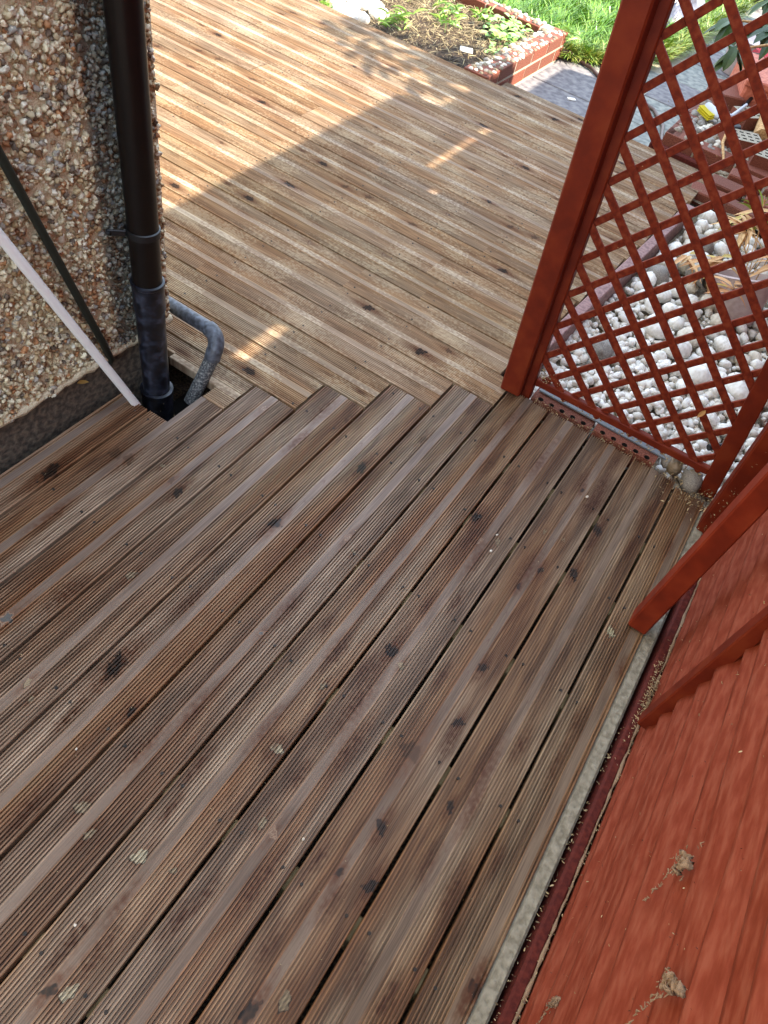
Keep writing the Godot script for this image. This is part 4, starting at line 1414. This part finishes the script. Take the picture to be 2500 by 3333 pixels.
# ------------------------------------------------------------------ pipes against the house
func build_pipes() -> void:
	var dp := thing("downpipe", "glossy dark brown downpipe with black collars on the pebbledash wall", "pipe", W(-0.36, -0.32, -0.5))
	var x := -0.36
	var u := -0.32
	var st := begin()
	tube(st, [W(x, u, 2.25), W(x, u, 34)], [0.0365, 0.0365], 36)
	obj("upper_pipe", st, M.pipe, dp)
	st = begin()
	lathe(st, Transform3D(Basis.IDENTITY, W(x, u, 0)), [[0.0375, -0.06], [0.0375, 0.345], [0.0375, 0.35]], 36)
	lathe(st, Transform3D(Basis.IDENTITY, W(x, u, 0)), [[0.0375, 0.27], [0.0405, 0.272], [0.0405, 0.345], [0.0425, 0.347], [0.0425, 0.354], [0.037, 0.356]], 36)
	obj("lower_pipe", st, M.pipe_old, dp)
	st = begin()
	lathe(st, Transform3D(Basis.IDENTITY, W(x, u, 3.28)), [[0.0372, -0.009], [0.0405, -0.008], [0.0405, 0.008], [0.0372, 0.010]], 36)
	for sd in [-1.0, 1.0]:
		# ears of the clip that reach back to the wall
		bar(st, W(x - 0.12, u + sd * 0.24, 3.28), W(-0.66, u + sd * 0.46, 3.30), W(0, 0, 1), 0.016, 0.006, 0.002)
		tube(st, [W(-0.66, u + sd * 0.46, 3.30), W(-0.60, u + sd * 0.44, 3.30)], [0.006, 0.006], 8)
	obj("bracket", st, M.black, dp)
	st = begin()
	lathe(st, Transform3D(Basis.IDENTITY, W(x, u, -0.1)), [[0.038, -0.3], [0.0445, -0.1], [0.0445, -0.012], [0.0465, -0.01], [0.0465, 0.004], [0.038, 0.006]], 36)
	obj("base_collar", st, M.pipe_old, dp)
	# grey waste pipe
	var wp := thing("waste_pipe", "grimy grey waste pipe bending down into the hole in the deck", "pipe", W(0.0, 0.8, -0.4))
	st = begin()
	var pts := [W(-1.6, 0.82, 0.92), W(-0.05, 0.82, 0.90)]
	var rad := [0.0205, 0.0205]
	tube(st, pts, rad, 20)
	obj("pipe_run", st, M.waste, wp)
	st = begin()
	pts = []
	rad = []
	for i in 9:
		var a := i / 8.0 * deg_to_rad(100)
		var cx := -0.05 + sin(a) * 0.3
		var drop := (1.0 - cos(a)) * 0.3
		pts.append(W(cx, 0.82 - drop * 0.55, 0.90 - drop * 0.85))
		rad.append(0.0235)
	pts.append(W(0.23, 0.60, 0.46))
	rad.append(0.0235)
	tube(st, pts, rad, 20)
	obj("elbow", st, M.waste, wp)
	st = begin()
	tube(st, [W(0.23, 0.61, 0.5), W(0.20, 0.44, 0.2), W(0.1, 0.1, -0.45)], [0.0205, 0.0205, 0.0205], 20)
	obj("tail_pipe", st, M.grime, wp)
	# gully box in the hole
	st = begin()
	wbox(st, -0.72, 0.9, -1.4, 0.9, -1.28, -1.22)
	tag(obj("gully", st, M.dark), "dark drain gully at the bottom of the deck hole", "drain")
	st = begin()
	tube(st, [W(-0.30, -0.90, -0.1), W(-0.60, -3.0, 5.0), W(-0.68, -3.95, 7.3)], [0.0115, 0.0115, 0.0115], 16)
	tag(obj("white_pole", st, M.white_plastic), "thin white plastic pole leaning on the pebbledash wall", "pole")
	st = begin()
	tube(st, [W(-0.60, -2.95, 7.2), W(-0.62, -2.35, 5.2), W(-0.63, -1.95, 3.9), W(-0.63, -1.5, 2.4), W(-0.66, -1.18, 1.4), W(-0.72, -1.0, 0.85), W(-0.9, -0.95, 0.6)], [0.0095, 0.0095, 0.0095, 0.0095, 0.0095, 0.0095, 0.0095], 12)
	tag(obj("wall_cable", st, M.cable), "thin dark green cable running down the wall behind the white pole", "cable")

func build_small_things() -> void:
	# small pebbles and chips lying on the near boards
	var spots := [[7.62, 3.0, 0.035, "tiny cream pebble on the dark boards beside the right trellis post"], [6.7, 0.55, 0.03, "tiny cream pebble on the boards in the middle of the deck"], [6.62, 0.95, 0.026, "small pale pebble lodged in a board gap mid deck"], [6.86, -5.25, 0.022, "square white chip in a board gap near the picture's bottom"], [3.72, -6.1, 0.02, "white chip on the smooth strip of a near board at left"], [5.25, -7.55, 0.022, "curled white scrap on a near board at bottom left"]]
	for e in spots:
		var mesh := stone_mesh(Vector3(1.0, 0.7, 0.8) * e[2] * S, 0.14, int(e[0] * 100), M.cream_stone, 9, 6)
		tag(inst("pebble", mesh, Transform3D(Basis(Vector3.UP, e[0] * 3.0), W(e[0], e[1], e[2] * 0.5))), e[3], "pebble")
	var st := begin()
	bar(st, W(9.62, 1.62, 0.06), W(9.86, 1.50, 0.02), W(0, 0, 1), 0.006, 0.006, 0.002)
	tag(obj("white_clip", st, M.white_plastic), "small white plastic clip lying by the foot of the orange post", "clip")
	# withered leaf caught on the trellis
	st = begin()
	leaf(st, T(2.95, -0.62, 0.09), Vector3(-0.3, -1, 0.1), Vector3(0, 0, 1), 0.035, 0.014, 0.3, 5, 0.4, lin(196, 150, 96))
	tag(obj("dead_leaf", st, M.dry), "withered tan leaf stuck on a trellis slat", "leaf")
	st = begin()
	leaf(st, W(-0.83, -1.7, 0.66), Vector3(0.5, 0.1, -1), Vector3.UP, 0.03, 0.016, 0.4, 5, 0.45, lin(190, 150, 80))
	tag(obj("dead_leaf", st, M.dry), "small yellow leaf on the dark plinth under the pebbledash", "leaf")

# ------------------------------------------------------------------ wood shavings and dirt
func build_debris() -> void:
	var st := begin()
	leaf(st, Vector3.ZERO, Vector3(1, 0.25, 0), Vector3.UP, 0.0080, 0.0030, 0.8, 4)
	var chip := st.commit()
	chip.surface_set_material(0, M.dry)
	var xfs := []
	var cols := []
	var add := func(p: Vector3, sc: float, flat: float) -> void:
		xfs.append(Transform3D(Basis.from_euler(Vector3(rng.randf_range(-flat, flat), rng.randf() * TAU, rng.randf_range(-flat, flat))).scaled(Vector3.ONE * sc), p))
		cols.append(lin(196, 174, 134).lerp(lin(110, 90, 66), rng.randf()))
	for i in 420: # rail and its foot
		var x := pow(rng.randf(), 0.7) * 3.7 - 0.2
		add.call(T(x, -1.76 - 0.085 * (x + 0.3) + rng.randf_range(-0.02, 0.04), rng.randf_range(-0.1, 0.12)), rng.randf_range(0.4, 1.3), 1.2)
	for i in 260: # brick and board ends
		var v := 5.5 + rng.randf() * 4.1
		add.call(W(v, 4.72 + rng.randf_range(-0.06, 0.12), 0.03 + rng.randf() * 0.03), rng.randf_range(0.4, 1.2), 1.0)
	for i in 240: # foot of the right post and cobbles
		add.call(W(9.1 + rng.randfn(0.3, 0.35), 4.55 + rng.randfn(0, 0.28), 0.0 + rng.randf() * 0.12), rng.randf_range(0.5, 1.5), 1.2)
	for i in 110: # faces of the right post
		add.call(W(9.72 + rng.randf() * 0.45, 3.80, pow(rng.randf(), 2.0) * 2.6), rng.randf_range(0.4, 1.1), 1.5)
	for i in 90: # left stile foot
		add.call(T(-0.3 + absf(rng.randfn(0, 0.3)), -1.6 + absf(rng.randfn(0, 0.16)), rng.randf_range(-0.05, 0.1)), rng.randf_range(0.5, 1.5), 1.3)
	for i in 700: # behind the shed sill
		var u := 2.2 - pow(rng.randf(), 0.8) * 11.0
		add.call(W(10.13 + rng.randf_range(-0.02, 0.025), u, 0.06 + rng.randf() * 0.05), rng.randf_range(0.25, 0.8), 1.3)
	for i in 420: # heap at the batten foot
		add.call(W(10.08 + rng.randf_range(-0.08, 0.05), -0.35 + rng.randfn(0, 0.45), 0.1 + rng.randf() * 0.12), rng.randf_range(0.3, 1.0), 1.4)
	for i in 160: # gap beside the concrete
		var u := -1.0 - rng.randf() * 7.0
		add.call(W(9.93 + rng.randf_range(-0.03, 0.03), u + rng.randfn(0, 0.1), -0.02), rng.randf_range(0.4, 1.3), 1.3)
	for i in 260: # dark specks on the shed wall
		add.call(W(10.13, -9.0 + rng.randf() * 11.5, rng.randf_range(0.1, 4.5)), rng.randf_range(0.15, 0.5), 1.6)
		cols[cols.size() - 1] = lin(66, 34, 26)
	for i in 160: # on the shed wall
		add.call(W(10.14, -9.0 + rng.randf() * 11.5, rng.randf_range(0.2, 4.5)), rng.randf_range(0.25, 0.8), 1.6)
	for i in 900: # sprinkled over the boards
		add.call(W(rng.randf_range(-0.5, 9.6), rng.randf_range(-8.8, 4.6), 0.012), rng.randf_range(0.12, 0.45), 0.4)
	for i in 1500:
		add.call(W(rng.randf_range(-12.0, 4.6), rng.randf_range(1.0, 18.7), 0.012), rng.randf_range(0.15, 0.6), 0.4)
	for i in 110: # slats
		add.call(T(rng.randf_range(-0.3, 3.4), rng.randf_range(-1.7, 4.5), 0.06), rng.randf_range(0.2, 0.6), 1.5)
	tag(scatter("wood_shavings", chip, xfs, cols), "pale wood shavings and sawdust scattered over deck, rail and sill", "shavings", "", "stuff")
	# cobweb clots on the shed wall
	var blobs := [[-4.2, 3.4, 0.13, "dusty cobweb clot high on the red shed wall"], [-5.4, 3.9, 0.11, "dusty cobweb clot low at the picture's right edge"], [-5.35, 1.35, 0.06, "single small cobweb clot near the shed sill"]]
	for e in blobs:
		st = begin()
		for k in 7:
			var lump := stone_mesh(Vector3(0.006, 0.005, 0.004) * rng.randf_range(0.5, 1.2) * (0.5 + e[2] * 5.0), 0.9, 300 + k, M.web, 8, 6)
			st.append_from(lump, 0, Transform3D(Basis(Vector3.RIGHT, rng.randf() * 3.0), W(10.10, e[0] + rng.randfn(0, e[2] * 0.35), e[1] + rng.randfn(0, e[2] * 0.7))))
		for k in 30:
			var p := W(10.08, e[0] + rng.randfn(0, e[2] * 0.5), e[1] + rng.randfn(0, e[2]))
			tube(st, [p, p + Vector3(rng.randfn(0, 0.002), rng.randfn(0, 0.002), rng.randfn(0, 0.002)), p + Vector3(rng.randfn(0, 0.002), rng.randfn(0, 0.004), rng.randfn(0, 0.004))], [0.0004, rng.randf_range(0.0006, 0.0015), 0.0004], 5)
		for k in 14:
			# a limp string of dust hanging from the clot
			var q := W(10.085, e[0] - 0.02 * k + rng.randfn(0, 0.02), e[1] - 0.035 * k * e[2] * 9.0)
			tube(st, [q, q + Vector3(rng.randfn(0, 0.001), -0.006, rng.randfn(0, 0.003)), q + Vector3(0, -0.011, rng.randfn(0, 0.004))], [0.0005, rng.randf_range(0.0008, 0.0018), 0.0005], 5)
		tag(obj("cobweb", st, M.web), e[3], "cobweb")
